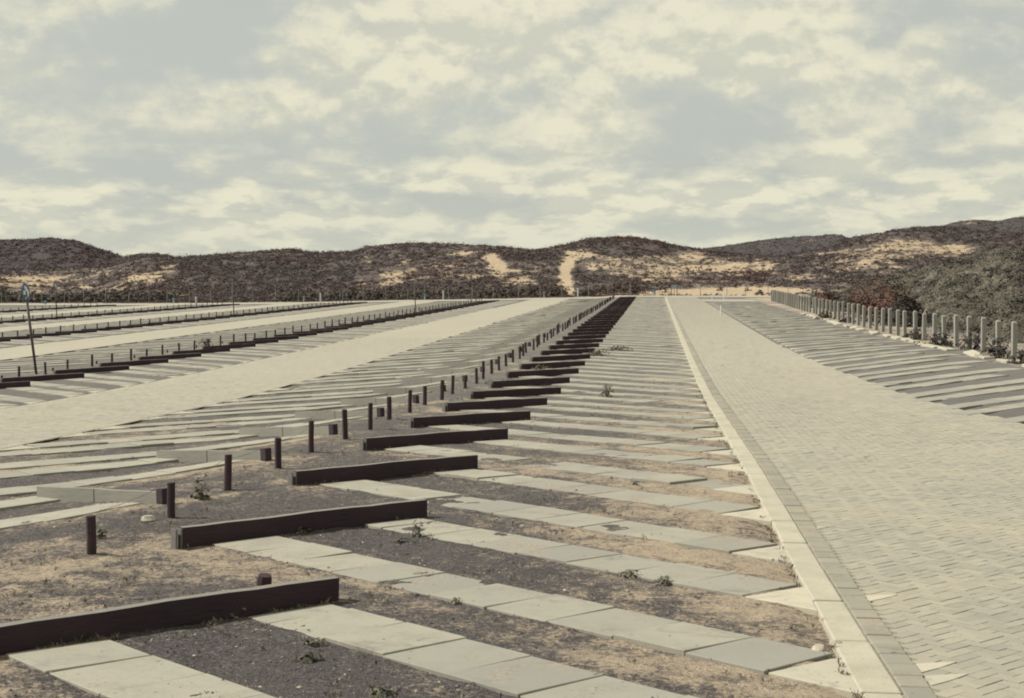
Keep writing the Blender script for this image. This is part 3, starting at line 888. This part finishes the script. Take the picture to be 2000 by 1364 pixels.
C1 = [(-200, 512), (-60, 520), (0, 527), (100, 526), (200, 517), (240, 503), (270, 497), (310, 497), (350, 503), (400, 498), (450, 494), (500, 491), (560, 486), (620, 493), (690, 491), (715, 482), (790, 475), (880, 476), (950, 480), (1040, 488), (1100, 479), (1140, 468), (1170, 464), (1230, 463), (1280, 470), (1320, 480), (1365, 488), (1420, 495), (1500, 502), (1560, 496), (1620, 484), (1680, 468), (1740, 451), (1800, 444), (1850, 445), (1900, 449), (1950, 454), (2000, 457), (2200, 455)]
PATCH1 = [(1300, 530, 230, 34, .12), (980, 520, 130, 34, .14), (1700, 515, 130, 40, .14), (120, 560, 220, 34, .30), (90, 540, 100, 12, .4), (30, 552, 60, 10, .5), (290, 540, 45, 16, .75), (330, 522, 25, 8, .6), (200, 528, 40, 8, .25), (150, 570, 160, 12, .22),
          (716, 500, 12, 5, .55), (705, 555, 10, 18, .6), (720, 515, 8, 12, .4), (780, 530, 40, 22, .62), (760, 545, 40, 14, .35),
          (905, 496, 32, 7, .8), (955, 500, 16, 8, .7), (966, 514, 11, 15, 1.5), (978, 531, 11, 11, 1.5), (925, 540, 30, 10, .5), (880, 545, 26, 10, .35), (1020, 548, 30, 7, .7), (1035, 555, 26, 5, .6),
          (1118, 497, 20, 6, .9), (1110, 514, 11, 14, 1.5), (1102, 533, 10, 15, 1.5), (1106, 555, 10, 14, 1.5), (1116, 570, 9, 8, 1.2), (1150, 497, 20, 6, .55),
          (1160, 522, 20, 7, .6), (1200, 505, 60, 8, .4), (1250, 520, 90, 22, .42), (1350, 500, 22, 8, .7), (1400, 520, 90, 26, .5), (1430, 525, 50, 10, .5), (1500, 520, 30, 12, .6), (1290, 545, 70, 18, .36), (1010, 520, 60, 20, .25), (880, 525, 60, 22, .28),
          (1770, 478, 50, 12, .62), (1830, 490, 60, 12, .6), (1880, 488, 30, 12, .65), (1650, 525, 100, 30, .40), (1560, 545, 50, 15, .25), (1720, 500, 90, 25, .35), (1470, 570, 130, 9, 1.7), (1330, 573, 70, 5, 1.4), (1230, 573, 50, 4, .9), (1150, 574, 60, 3, .5), (60, 585, 60, 4, .6), (330, 580, 60, 4, .5)]
us1 = np.arange(-130, 2140, 7.0)
foot1 = lambda u: 152.0 / (CT + (u - 1000) / F * ST)
D1 = dune('dune', us1, C1, foot1, lambda u: 62 + 8 * math.sin(u * .011), 60, .75, m_d1, 'scrubby front dune ridge with bare sandy patches across the background', PATCH1, .07, 51)
C2 = [(-250, 472), (-100, 474), (0, 470), (60, 467), (100, 465), (150, 471), (200, 488), (230, 500), (260, 508), (340, 520), (420, 530)]
D2 = dune('hill', np.arange(-200, 430, 9.0), C2, lambda u: 255, lambda u: 70, 90, .5, m_d2, 'smooth dark dune hill rising behind the front ridge', [], .0, 77, nt=24)
C3 = [(1200, 520), (1290, 500), (1365, 487), (1400, 483), (1450, 475), (1500, 467), (1560, 462), (1600, 461), (1625, 457), (1640, 458), (1655, 465), (1700, 457), (1740, 455), (1800, 447), (1840, 441), (1870, 433), (1900, 429), (1930, 430), (1945, 433), (1965, 428), (1985, 425), (2000, 423), (2150, 420)]
D3 = dune('hill', np.arange(1200, 2140, 9.0), C3, lambda u: 290, lambda u: 80, 90, .35, m_d2, 'long green grey dune hill behind the front ridge with small pale tops', [(1580, 472, 16, 4, .8), (1635, 459, 10, 4, .8), (1620, 467, 20, 3, .5), (1895, 434, 25, 6, .6), (1940, 448, 30, 4, .4)], .05, 91, nt=26)
C4 = [(1480, 588), (1560, 583), (1640, 572), (1700, 553), (1760, 535), (1800, 523), (1850, 509), (1900, 497), (1950, 487), (2000, 480), (2200, 458)]
def foot4(u): return (13.4 + .6 * math.sin(u * .05)) / max(.06, ((u - 1000) / F * CT - ST))
D4 = dune('dune', np.arange(1500, 2180, 5.0), C4, foot4, lambda u: float(np.interp(u, [1500, 1640, 1800, 2000, 2200], [14, 24, 34, 27, 22])), 14, .22, m_d4, 'grassy near dune slope rising behind the concrete fence', [(1900, 545, 30, 12, .25), (1960, 650, 80, 12, .4), (1760, 612, 80, 9, .5), (1850, 625, 60, 8, .4)], .08, 103, nt=44, prof=1.0)

# ------------------------------------------------------------------ scrub on the dunes (leaf-sized faces)
def leaf_quads(C, size, nrm, aspect=.6):
    n = len(C)
    nn = nrm + RNG.normal(0, .38, (n, 3)); nn /= np.linalg.norm(nn, axis=1)[:, None]
    d = RNG.normal(0, 1, (n, 3)); d -= (d * nn).sum(1)[:, None] * nn; d /= np.linalg.norm(d, axis=1)[:, None]
    e = np.cross(nn, d)
    s = np.asarray(size).reshape(-1, 1) * RNG.uniform(.6, 1.4, (n, 1))
    a = d * s; b = e * s * aspect
    V = np.stack([C - a * .5 - b * .3, C - a * .1 + b * .5 - b * 1.1, C + a * .5, C + b * .55], 1).reshape(-1, 3)
    return V, (np.arange(n) * 4)[:, None] + np.arange(4)[None]

def bushes(P0, R, H, per, leaf, up=.55):
    """P0 (n,3) bush bases; leaves in a lumpy dome"""
    n = len(P0); idx = np.repeat(np.arange(n), per)
    m = len(idx)
    th = RNG.random(m) * 2 * np.pi; rr_ = np.sqrt(RNG.random(m))
    hz = RNG.random(m) ** .8
    lob = 1 + .3 * np.sin(th * 3 + idx * 1.7)
    wid = np.sqrt(np.maximum(0, 1 - (hz * .95) ** 2))
    C = np.stack([P0[idx, 0] + R[idx] * rr_ * wid * lob * np.cos(th), P0[idx, 1] + R[idx] * rr_ * wid * lob * np.sin(th), P0[idx, 2] + H[idx] * hz * (.8 + .3 * np.sin(th * 2 + idx))], 1)
    nr = (C - P0[idx]) / np.stack([R[idx], R[idx], H[idx] * 1.1], 1) + np.array([0, 0, up])
    return leaf_quads(C, leaf if np.isscalar(leaf) else leaf[idx], nr)

def scatter(D, n, thr, seed, tmax=1.05, tmin=.0):
    V, S, T, U, W = D
    jj = RNG.uniform(0, len(T) - 1.001, n); ii = RNG.uniform(0, V.shape[1] - 1.001, n)
    j0 = jj.astype(int); i0 = ii.astype(int); fj = (jj - j0)[:, None]; fi = (ii - i0)[:, None]
    Pp = (V[j0, i0] * (1 - fj) * (1 - fi) + V[j0 + 1, i0] * fj * (1 - fi) + V[j0, i0 + 1] * (1 - fj) * fi + V[j0 + 1, i0 + 1] * fj * fi)
    s = S[j0, i0] + 1.25 * (fbm(Pp[:, 0] * .13, Pp[:, 1] * .13, seed) - .5) + .4 * (RNG.random(n) - .5)
    t = T[j0]
    s = s + 1.1 * (fbm(Pp[:, 0] * .33, Pp[:, 1] * .33, seed + 31, 3) - .5) + .55 * (fbm(Pp[:, 0] * .7, Pp[:, 1] * .7, seed + 3) - .5)
    k = (s < thr) & (t < tmax) & (t >= tmin)
    return Pp[k]

m_dk = m_leaf('dark_leaves', [(0, (.018, .016, .018)), (.5, (.04, .036, .034)), (1, (.085, .075, .06))], patch=.5, pc=(.04, .035, .03))
SCRUB = [(0, (.044, .034, .038)), (.35, (.056, .045, .047)), (.7, (.072, .060, .058)), (.93, (.095, .082, .073)), (1, (.14, .118, .095))]
m_gsc = m_leaf('grey_green_scrub', [(0, (.055, .052, .048)), (.5, (.080, .077, .070)), (1, (.125, .115, .098))], patch=.03, pc=(.07, .062, .06))
m_scrub = m_leaf('dune_scrub', SCRUB, patch=.045, pc=(.075, .040, .035))
m_grassy = m_leaf('dune_grass_blades', [(0, (.10, .092, .072)), (.4, (.13, .118, .09)), (.8, (.16, .144, .11)), (1, (.215, .19, .14))], patch=.10, pc=(.075, .075, .068))
def scrub(name, D, n, thr, seed, rmin, rmax, per, leaf, lab, mat, hf=(.5, .8), tmax=1.03, tmin=0., up=.55):
    Pp = scatter(D, n, thr, seed, tmax, tmin); k = len(Pp)
    R = RNG.uniform(rmin, rmax, k) * (.5 + RNG.random(k)); H = R * RNG.uniform(hf[0], hf[1], k)
    Pp[:, 2] -= .12 * R
    V, Fc = bushes(Pp, R, H, per, leaf, up)
    tag(mesh_np(name, V, Fc, mat), lab, 'scrub', kind='stuff')
scrub('dune_scrub', D1, 15000, .36, 5, .35, .95, 46, .19, 'dark low scrub covering the front dune ridge', m_scrub, (.35, .65), up=.8)
scrub('dune_scrub', D2, 4000, .6, 6, .6, 1.5, 30, .42, 'dark scrub on the smooth hill behind', m_scrub, (.25, .45), up=1.0)
scrub('dune_scrub', D3, 5000, .42, 7, .5, 1.2, 30, .38, 'grey green scrub on the long hill behind', m_gsc, (.25, .45), up=1.0)
scrub('dune_grass', D4, 26000, .46, 8, .12, .30, 26, .075, 'grey green grass and low scrub on the near dune slope', m_grassy, (.3, .5), up=2.2)
scrub('dune_grass', D1, 9000, .8, 18, .14, .34, 14, .20, 'small tufts of beach grass dotted over the sand of the front ridge', m_scrub, (.7, 1.1))
scrub('dune_scrub', D1, 3600, .95, 44, .35, .85, 40, .19, 'separate dark bushes standing on the bare sand of the front ridge', m_scrub, (.4, .7), up=.8)
scrub('dune_scrub', D4, 500, .30, 28, .35, .8, 90, .12, 'darker low bushes spotting the near dune slope', m_dk, (.5, .8))
# belt of taller scrub at the foot of the front dune
def belt():
    n = 900; u = RNG.uniform(-120, 1560, n); a = (u - 1000) / F
    zc = (154.5 + 7 * RNG.random(n)) / (CT + a * ST)
    x = zc * (a * CT - ST); y = zc * (CT + a * ST)
    keep = (fbm(x * .13, y * .13, 63) > .42) & ~((np.abs(u - 1113) < 14)) & ~((u > 1250) & (u < 1620) & (RNG.random(n) > .06)); x, y = x[keep], y[keep]
    P0 = np.stack([x, y, gz(x, y) + .02 * (y - 152)], 1); k = len(x)
    R = RNG.uniform(.5, 1.3, k); V, Fc = bushes(P0, R, R * RNG.uniform(.7, 1.2, k), 60, .30)
    tag(mesh_np('dune_scrub', V, Fc, m_leaf('foot_scrub', [(0, (.03, .027, .026)), (.5, (.062, .056, .047)), (1, (.115, .10, .075))], patch=.06, pc=(.075, .052, .04))), 'taller scrub along the foot of the front dune behind the cross road', 'scrub', kind='stuff')
belt()

# single shrubs
m_red = m_leaf('russet_leaves', [(0, (.058, .030, .027)), (.5, (.10, .050, .038)), (1, (.15, .085, .055))], patch=.4, pc=(.06, .04, .035))
m_gn = m_leaf('weed_leaves', [(0, (.05, .053, .042)), (.5, (.10, .10, .075)), (1, (.18, .175, .12))], patch=1.5, pc=(.06, .05, .04))
def shrub(x, y, R, H, per, leaf, mat, lab, name='shrub', cat='shrub', group=None, z=None):
    V, Fc = bushes(np.array([[0., 0., -.05 * H]]), np.array([R]), np.array([H]), per, leaf)
    mb_v = V; o = mesh_np(name, mb_v, Fc, mat); o.location = (x, y, (g(x, y) if z is None else z))
    tag(o, lab, cat, group)
    # woody stems
    mb = MB(); rnd = random.Random(int(x * 31 + y * 17))
    for q in range(6):
        a = rnd.random() * 6.28; mb.tube([(0, 0, -.05), (R * .35 * math.cos(a), R * .35 * math.sin(a), H * .45), (R * .6 * math.cos(a), R * .6 * math.sin(a), H * .8)], [R * .035, R * .025, R * .012], 5)
    mb.build('stem', mat, o)
    return o
for (u, v, R, H, mt, lab) in (
        (1692, 581, 2.0, 2.0, m_red, 'russet bush beyond the fence, closest to its far end'),
        (1728, 585, 2.2, 2.4, m_red, 'large russet bush behind the middle of the fence'),
        (1765, 590, 1.4, 1.3, m_dk, 'dark bush beside the large russet bush behind the fence'),
        (1612, 577, 1.4, 1.1, m_red, 'small russet bush behind the far crowded fence posts'),
        (1745, 575, 1.5, 1.5, m_red, 'narrow russet bush between the large russet bush and the dark bush'),
        (1655, 574, 1.6, 1.0, m_dk, 'low dark bush between the two russet bushes')):
    zc = {1692: 83, 1728: 73, 1765: 66, 1745: 71, 1612: 100, 1655: 91}[u]
    x, y = cam_to_world(u, zc); shrub(x, y, R, H, 1900, .15, mt, lab)
for (u, v, R, H, lab) in (
        (1605, 624, .5, .45, 'dark tuft on the sand edge by the far fence posts'),
        (1650, 630, .42, .3, 'small dark tuft at the fence foot, second from its far end'),
        (1783, 664, .55, .45, 'dark bush at the fence foot between two posts, third along'),
        (1826, 676, .65, .5, 'dark bush spreading around two fence posts'),
        (1890, 684, .75, .75, 'big dark bush growing round a fence post'),
        (1938, 700, .5, .55, 'black tuft in front of the fence near a gap in the sand edge'),
        (1999, 712, .5, .5, 'dark bush cut by the picture edge at the fence')):
    x, y = unproj(u, v); shrub(x + .15, y, R, H, 420, .10, m_dk, lab)
# weeds and grass tufts in the lot
def weed(u, v, R, H, n, leaf, lab, mat=m_gn):
    x, y = unproj(u, v); shrub(x, y, R, H, n, leaf, mat, lab, 'weed', 'weed')
for w in ((390, 978, .10, .20, 60, .06, 'leafy dark weed between the second and third posts'),
          (815, 1050, .06, .15, 55, .035, 'tall weed standing in grit before the second wheel stop'),
          (783, 1062, .08, .05, 60, .03, 'low weed at the foot of the tall weed'),
          (1185, 776, .15, .27, 110, .06, 'bushy weed alone among the slab tracks'),
          (1205, 686, .5, .17, 300, .07, 'dark weed clump at the end of a timber stop'),
          (1165, 695, .4, .18, 260, .07, 'dark weed patch hiding the end of a timber stop'),
          (980, 752, .5, .15, 300, .055, 'weed patch spreading over the post row side of the stops'),
          (1058, 722, .35, .13, 200, .06, 'small weed patch at the post end of a timber stop'),
          (1228, 1128, .09, .05, 90, .03, 'green tuft at a slab track edge, left of a pair', m_grassy),
          (1296, 1140, .07, .045, 80, .03, 'green tuft at a slab track edge, right of a pair', m_grassy),
          (440, 1204, .16, .10, 60, .035, 'pale green sprig growing against the nearest timber stop'),
          (60, 1262, .10, .06, 50, .035, 'small sprig at the cut end of the nearest timber stop'),
          (590, 1042, .08, .05, 60, .03, 'low green sprig before the second timber stop'),
          (195, 1050, .05, .11, 30, .04, 'thin weed beside the nearest post'),
          (615, 1262, .07, .04, 50, .03, 'small weed on the edge of the nearest full slab track'),
          (605, 1290, .055, .05, 60, .035, 'low weed in the grit beside the nearest full slab track'),
          (893, 1180, .04, .05, 20, .03, 'tiny dark weed on a slab track edge'),
          (1242, 948, .03, .06, 16, .03, 'tiny reddish sprig on a slab joint'),
          (745, 1358, .08, .04, 60, .03, 'mossy weed at the bottom edge of the picture'),
          (402, 676, .35, .34, 110, .10, 'dark weed between posts of the second row')):
    weed(*w)
for (u, v, s, lab) in ((290, 1020, .055, 'pale loose stone lying between the first two posts'), (1104, 1156, .016, 'small white pebble on the second slab gap'),
                       (1410, 716, .05, 'little pale stone by the kerb'), (1600, 1275, .04, 'broken pale rubble lump beside the kerb'), (1632, 1262, .03, 'dark rubble chip beside the kerb')):
    x, y = unproj(u, v); mb = MB(); rnd = random.Random(u)
    import bmesh
    bm = bmesh.new(); bmesh.ops.create_icosphere(bm, subdivisions=2, radius=s)
    for vv in bm.verts: vv.co *= rnd.uniform(.82, 1.15); vv.co.x *= 1.3; vv.co.z *= .75
    me = bpy.data.meshes.new('stone'); bm.to_mesh(me); bm.free()
    o = link('stone', me, M['stone']); o.location = (x, y, g(x, y) + s * .35); o.rotation_euler = (0, 0, rnd.random() * 6); tag(o, lab, 'stone')
# sparse dry growth rooting along slab edges, boards and the kerb
def dry_growth():
    n = 5200
    y = 4.6 + 32 * RNG.random(n) ** 1.6; x = RNG.uniform(-9, KERB0 - .02, n)
    xb = RNG.uniform(-3.5, -2.0, 900); kb = RNG.integers(-1, 8, 900); yb = 9.85 + P * kb + (xb + 3.58) - .09 - .06 * RNG.random(900)
    xk = KERB0 - .03 - .05 * RNG.random(260); yk = RNG.uniform(4.6, 30, 260)
    loc, w, ph = bays(x, y)
    e = np.minimum(np.abs(w - TR[0]), np.abs(w - TR[1]))
    clump = fbm(x * .9, y * .9, 71, 3)
    k = ((e > HW + .02) | (loc < .5)) & ((clump > .56) | ((e < HW + .12) & (RNG.random(n) < .35)))
    k2 = fbm(xb * 3, yb * 3, 73, 2) > .45
    x = np.concatenate([x[k], xb[k2], xk]); y = np.concatenate([y[k], yb[k2], yk])
    m = len(x); per = RNG.integers(4, 10, m); idx = np.repeat(np.arange(m), per); q = len(idx)
    hgt = (.012 + .035 * RNG.random(m) ** 2)[idx] * RNG.uniform(.6, 1.3, q)
    a = RNG.random(q) * 6.28; sp = RNG.uniform(.3, 1.2, q) * hgt
    b = np.stack([x[idx] + RNG.normal(0, .012, q), y[idx] + RNG.normal(0, .012, q), (gz(x, y) + relief(x, y))[idx] - .003], 1)
    wd = RNG.uniform(.0015, .004, q)
    px, py = -np.sin(a) * wd, np.cos(a) * wd; z0 = np.zeros(q)
    side = np.stack([px, py, z0], 1)
    mid = b + np.stack([np.cos(a) * sp * .4, np.sin(a) * sp * .4, hgt * .65], 1)
    tip = b + np.stack([np.cos(a) * sp, np.sin(a) * sp, hgt], 1)
    V = np.stack([b - side, mid - side * 1.2, tip, mid + side * 1.2], 1).reshape(-1, 3)
    Fc = (np.arange(q) * 4)[:, None] + np.arange(4)[None]
    mt = m_leaf('dry_growth', [(0, (.05, .05, .04)), (.35, (.10, .095, .07)), (.7, (.18, .155, .105)), (1, (.30, .255, .17))], patch=1.2, pc=(.09, .085, .06))
    tag(mesh_np('dry_grass', V, Fc, mt), 'sparse dry grass and seedlings along slab edges and timber stops', 'grass', kind='stuff')
dry_growth()
# pale edging slabs lying in the sand before the fence
cnt = 0
for i in range(26):
    y = 33 + i * 2.1 + random.gauss(0, .3); x = 9.35 + random.gauss(0, .12); L = random.uniform(.7, 1.7)
    if not in_frame(x, y): continue
    cnt += 1
    mb = MB(); w = .17
    k = random.uniform(-.03, .03)
    pts = [(-w, -L / 2), (w * .9, -L / 2 + .03), (w, L / 2 - .02), (-w * .8, L / 2)]
    mb.prism(pts, -.08, [.05 + k, .06, .07 - k, .055])
    o = bevel(mb.build('edging_slab', M['kerb']), .02, 2); o.location = (x, y, g(x, y) + .01); o.rotation_euler = (0, random.gauss(0, .05), random.gauss(0, .05))
    tag(o, f'{ordw(cnt)} pale worn edging slab from the near end, lying before the fence', 'edging slab', 'edging slabs before the fence')

# ------------------------------------------------------------------ light, sky, camera
SUN_EL = math.radians(44); SUN_AZ = math.radians(178)   # azimuth of the sun measured from +x, counter-clockwise
sd = (math.cos(SUN_EL) * math.cos(SUN_AZ), math.cos(SUN_EL) * math.sin(SUN_AZ), math.sin(SUN_EL))
L = bpy.data.lights.new('sun', 'SUN'); L.energy = 4.9; L.angle = math.radians(.6); L.color = (1, .95, .875)
lo = bpy.data.objects.new('sun', L); COL.objects.link(lo)
from mathutils import Vector
lo.rotation_euler = Vector(sd).to_track_quat('Z', 'Y').to_euler(); lo.location = (-40, 0, 60)

W = bpy.data.worlds.new('World'); SC.world = W; W.use_nodes = True
t = W.node_tree; t.nodes.clear()
def N(typ, **kw):
    x = t.nodes.new(typ)
    for k, v in kw.items(): setattr(x, k, v)
    return x
def lk(a, b): t.links.new(a, b)
def mth(op, a, b=0., clamp=False):
    x = N('ShaderNodeMath', operation=op, use_clamp=clamp)
    for s, v in ((x.inputs[0], a), (x.inputs[1], b)):
        if isinstance(v, (int, float)): s.default_value = v
        else: lk(v, s)
    return x.outputs[0]
def mr(v, a, b, c=0., d=1.):
    x = N('ShaderNodeMapRange'); x.interpolation_type = 'SMOOTHSTEP'
    for i, q in enumerate((a, b, c, d)): x.inputs[i + 1].default_value = q
    lk(v, x.inputs[0]); return x.outputs[0]
def mixc(f, a, b):
    x = N('ShaderNodeMix', data_type='RGBA')
    if isinstance(f, (int, float)): x.inputs[0].default_value = f
    else: lk(f, x.inputs[0])
    for s, v in ((x.inputs[6], a), (x.inputs[7], b)):
        if isinstance(v, tuple): s.default_value = (*v, 1)
        else: lk(v, s)
    return x.outputs[2]
out = N('ShaderNodeOutputWorld'); bg = N('ShaderNodeBackground'); lk(bg.outputs[0], out.inputs[0])
STR = .10; bg.inputs['Strength'].default_value = STR
sky = N('ShaderNodeTexSky'); sky.sky_type = 'NISHITA'; sky.sun_disc = False
sky.sun_elevation = SUN_EL; sky.sun_rotation = math.radians(90) - SUN_AZ
sky.air_density = 1.0; sky.dust_density = 2.0
hs = N('ShaderNodeHueSaturation'); hs.inputs['Saturation'].default_value = .35; hs.inputs['Value'].default_value = .8; lk(sky.outputs[0], hs.inputs['Color'])
tc = N('ShaderNodeTexCoord'); sp = N('ShaderNodeSeparateXYZ'); lk(tc.outputs['Generated'], sp.inputs[0])
dx, dy, dz = sp.outputs
az0 = N('ShaderNodeMath', operation='ARCTAN2'); lk(dx, az0.inputs[0]); lk(dy, az0.inputs[1]); AZ = az0.outputs[0]
def noise(sx, sy, det, rough, off, dist=.0):
    c = N('ShaderNodeCombineXYZ'); lk(mth('MULTIPLY', AZ, sx), c.inputs[0]); lk(mth('MULTIPLY', dz, sy), c.inputs[1])
    mp = N('ShaderNodeMapping'); mp.inputs['Location'].default_value = off; lk(c.outputs[0], mp.inputs[0])
    x = N('ShaderNodeTexNoise'); x.noise_dimensions = '2D'; x.inputs['Scale'].default_value = 1.0; x.inputs['Detail'].default_value = det; x.inputs['Roughness'].default_value = rough; x.inputs['Distortion'].default_value = dist
    lk(mp.outputs[0], x.inputs['Vector']); return x.outputs['Fac']
lowf = mr(dz, .03, .13, 1, 0)
def two(a, b):
    return mth('ADD', mth('MULTIPLY', a, mth('SUBTRACT', 1.0, lowf)), mth('MULTIPLY', b, lowf))
def puffs(sx, sy, off, dist):
    """billowing cloud heaps: smooth cells broken up by noise"""
    c = N('ShaderNodeCombineXYZ'); lk(mth('MULTIPLY', AZ, sx), c.inputs[0]); lk(mth('MULTIPLY', dz, sy), c.inputs[1])
    nz = N('ShaderNodeTexNoise'); nz.inputs['Scale'].default_value = 1.6; nz.noise_dimensions = '2D'; nz.inputs['Detail'].default_value = 5; nz.inputs['Roughness'].default_value = .6
    mp = N('ShaderNodeMapping'); mp.inputs['Location'].default_value = off; lk(c.outputs[0], mp.inputs[0]); lk(mp.outputs[0], nz.inputs['Vector'])
    va = N('ShaderNodeVectorMath', operation='SUBTRACT'); lk(nz.outputs['Color'], va.inputs[0]); va.inputs[1].default_value = (.5, .5, .5)
    vs = N('ShaderNodeVectorMath', operation='SCALE'); lk(va.outputs[0], vs.inputs[0]); vs.inputs['Scale'].default_value = dist
    vd = N('ShaderNodeVectorMath', operation='ADD'); lk(mp.outputs[0], vd.inputs[0]); lk(vs.outputs[0], vd.inputs[1])
    x = N('ShaderNodeTexVoronoi'); x.voronoi_dimensions = '2D'; x.feature = 'F1'; x.inputs['Scale'].default_value = 1.0
    lk(vd.outputs[0], x.inputs['Vector'])
    return mth('SUBTRACT', 1.0, x.outputs['Distance'])
def cloudfield(o):
    return two(noise(6, 10, 9, .57, (3.1, 1.7 + o * 10, 0), .2), noise(13, 44, 8, .55, (1.3, 5.2 + o * 44, 2), .2))
def pufffield(o):
    return two(puffs(11, 17, (4.2, 2.1 + o * 17, 0), 1.4), puffs(20, 58, (7.7, 3.3 + o * 58, 0), 1.4))
n1 = cloudfield(0.0); p1 = pufffield(0.0); p1u = pufffield(.010)
n2 = two(noise(26, 42, 7, .6, (9, 4, 2), .3), noise(42, 110, 7, .6, (2, 7, 4), .3))
cov = mth('ADD', mth('MULTIPLY', n1, .80), mth('MULTIPLY', mth('SUBTRACT', p1, .50), .22))
cov = mth('ADD', cov, mth('MULTIPLY', mth('SUBTRACT', n2, .5), .16))
lit = mr(mth('ADD', mth('SUBTRACT', p1, p1u), mth('MULTIPLY', mth('SUBTRACT', n2, .5), .25)), -.20, .20)
# where the grey-blue breaks in the cloud cover stand (directions in the sky)
def ddir(u, v):
    a = (u - 1000) / F; b = (525 - v) / F
    d = np.array([a * CT - ST, CT + a * ST, b]); return d / np.linalg.norm(d)
for (u, v, ru, rv, amp) in ((430, 90, 150, 85, -.20), (330, 40, 90, 60, -.06), (950, 170, 130, 60, -.12), (1960, 60, 90, 60, -.14), (1760, 190, 130, 45, -.11), (1950, 290, 130, 60, -.10), (120, 310, 150, 40, -.07), (520, 300, 170, 35, -.07),
                            (1250, 160, 120, 35, -.07), (560, 375, 200, 22, -.07), (860, 300, 90, 25, -.05), (1500, 250, 160, 25, -.05), (700, 60, 130, 80, .14), (1500, 90, 240, 70, .08), (120, 200, 120, 60, .08), (1120, 250, 80, 50, .10), (1900, 165, 90, 30, .09), (900, 345, 80, 22, .08), (1250, 385, 90, 22, .09), (640, 200, 90, 40, .08), (470, 200, 120, 30, .08), (1850, 370, 70, 22, .09)):
    c = ddir(u, v)
    ea = math.atan2(c[0], c[1]); az = N('ShaderNodeMath', operation='ARCTAN2'); lk(dx, az.inputs[0]); lk(dy, az.inputs[1])
    p = mth('POWER', mth('DIVIDE', mth('SUBTRACT', az.outputs[0], ea), ru * 1.3 / F), 2.0)
    q = mth('POWER', mth('DIVIDE', mth('SUBTRACT', dz, float(c[2])), rv * 1.3 / F), 2.0)
    e = mth('POWER', 2.71828, mth('MULTIPLY', mth('ADD', p, q), -1.0))
    cov = mth('ADD', cov, mth('MULTIPLY', e, amp * 1.0))
base = mixc(.85, hs.outputs[0], (.408 / STR, .430 / STR, .388 / STR))
cl = mixc(lit, (.475 / STR, .478 / STR, .40 / STR), (.615 / STR, .593 / STR, .463 / STR))
skyc = mixc(mr(cov, .22, .50), base, cl)
# paler towards the horizon
skyc = mixc(mth('MULTIPLY', mr(dz, .012, .06, 1, 0), .4), skyc, (.50 / STR, .505 / STR, .41 / STR))
lk(skyc, bg.inputs['Color'])

cd = bpy.data.cameras.new('camera'); co = bpy.data.objects.new('camera', cd); COL.objects.link(co)
co.location = (0, 0, CAMZ); co.rotation_euler = (math.radians(90), 0, TH)
cd.sensor_width = 36; cd.sensor_fit = 'HORIZONTAL'; cd.lens = 36 * F / 2000; cd.shift_y = -(682 - 525) / 2000
cd.clip_start = .1; cd.clip_end = 3000
SC.camera = co
SC.view_settings.view_transform = 'Standard'; SC.view_settings.look = 'None'; SC.view_settings.exposure = .38; SC.view_settings.gamma = 1
SC.render.engine = 'CYCLES'
SC.cycles.filter_width = 2.0
SC.cycles.max_bounces = 5; SC.cycles.diffuse_bounces = 2
print('stops', NSTOP, 'objects', len(bpy.data.objects))
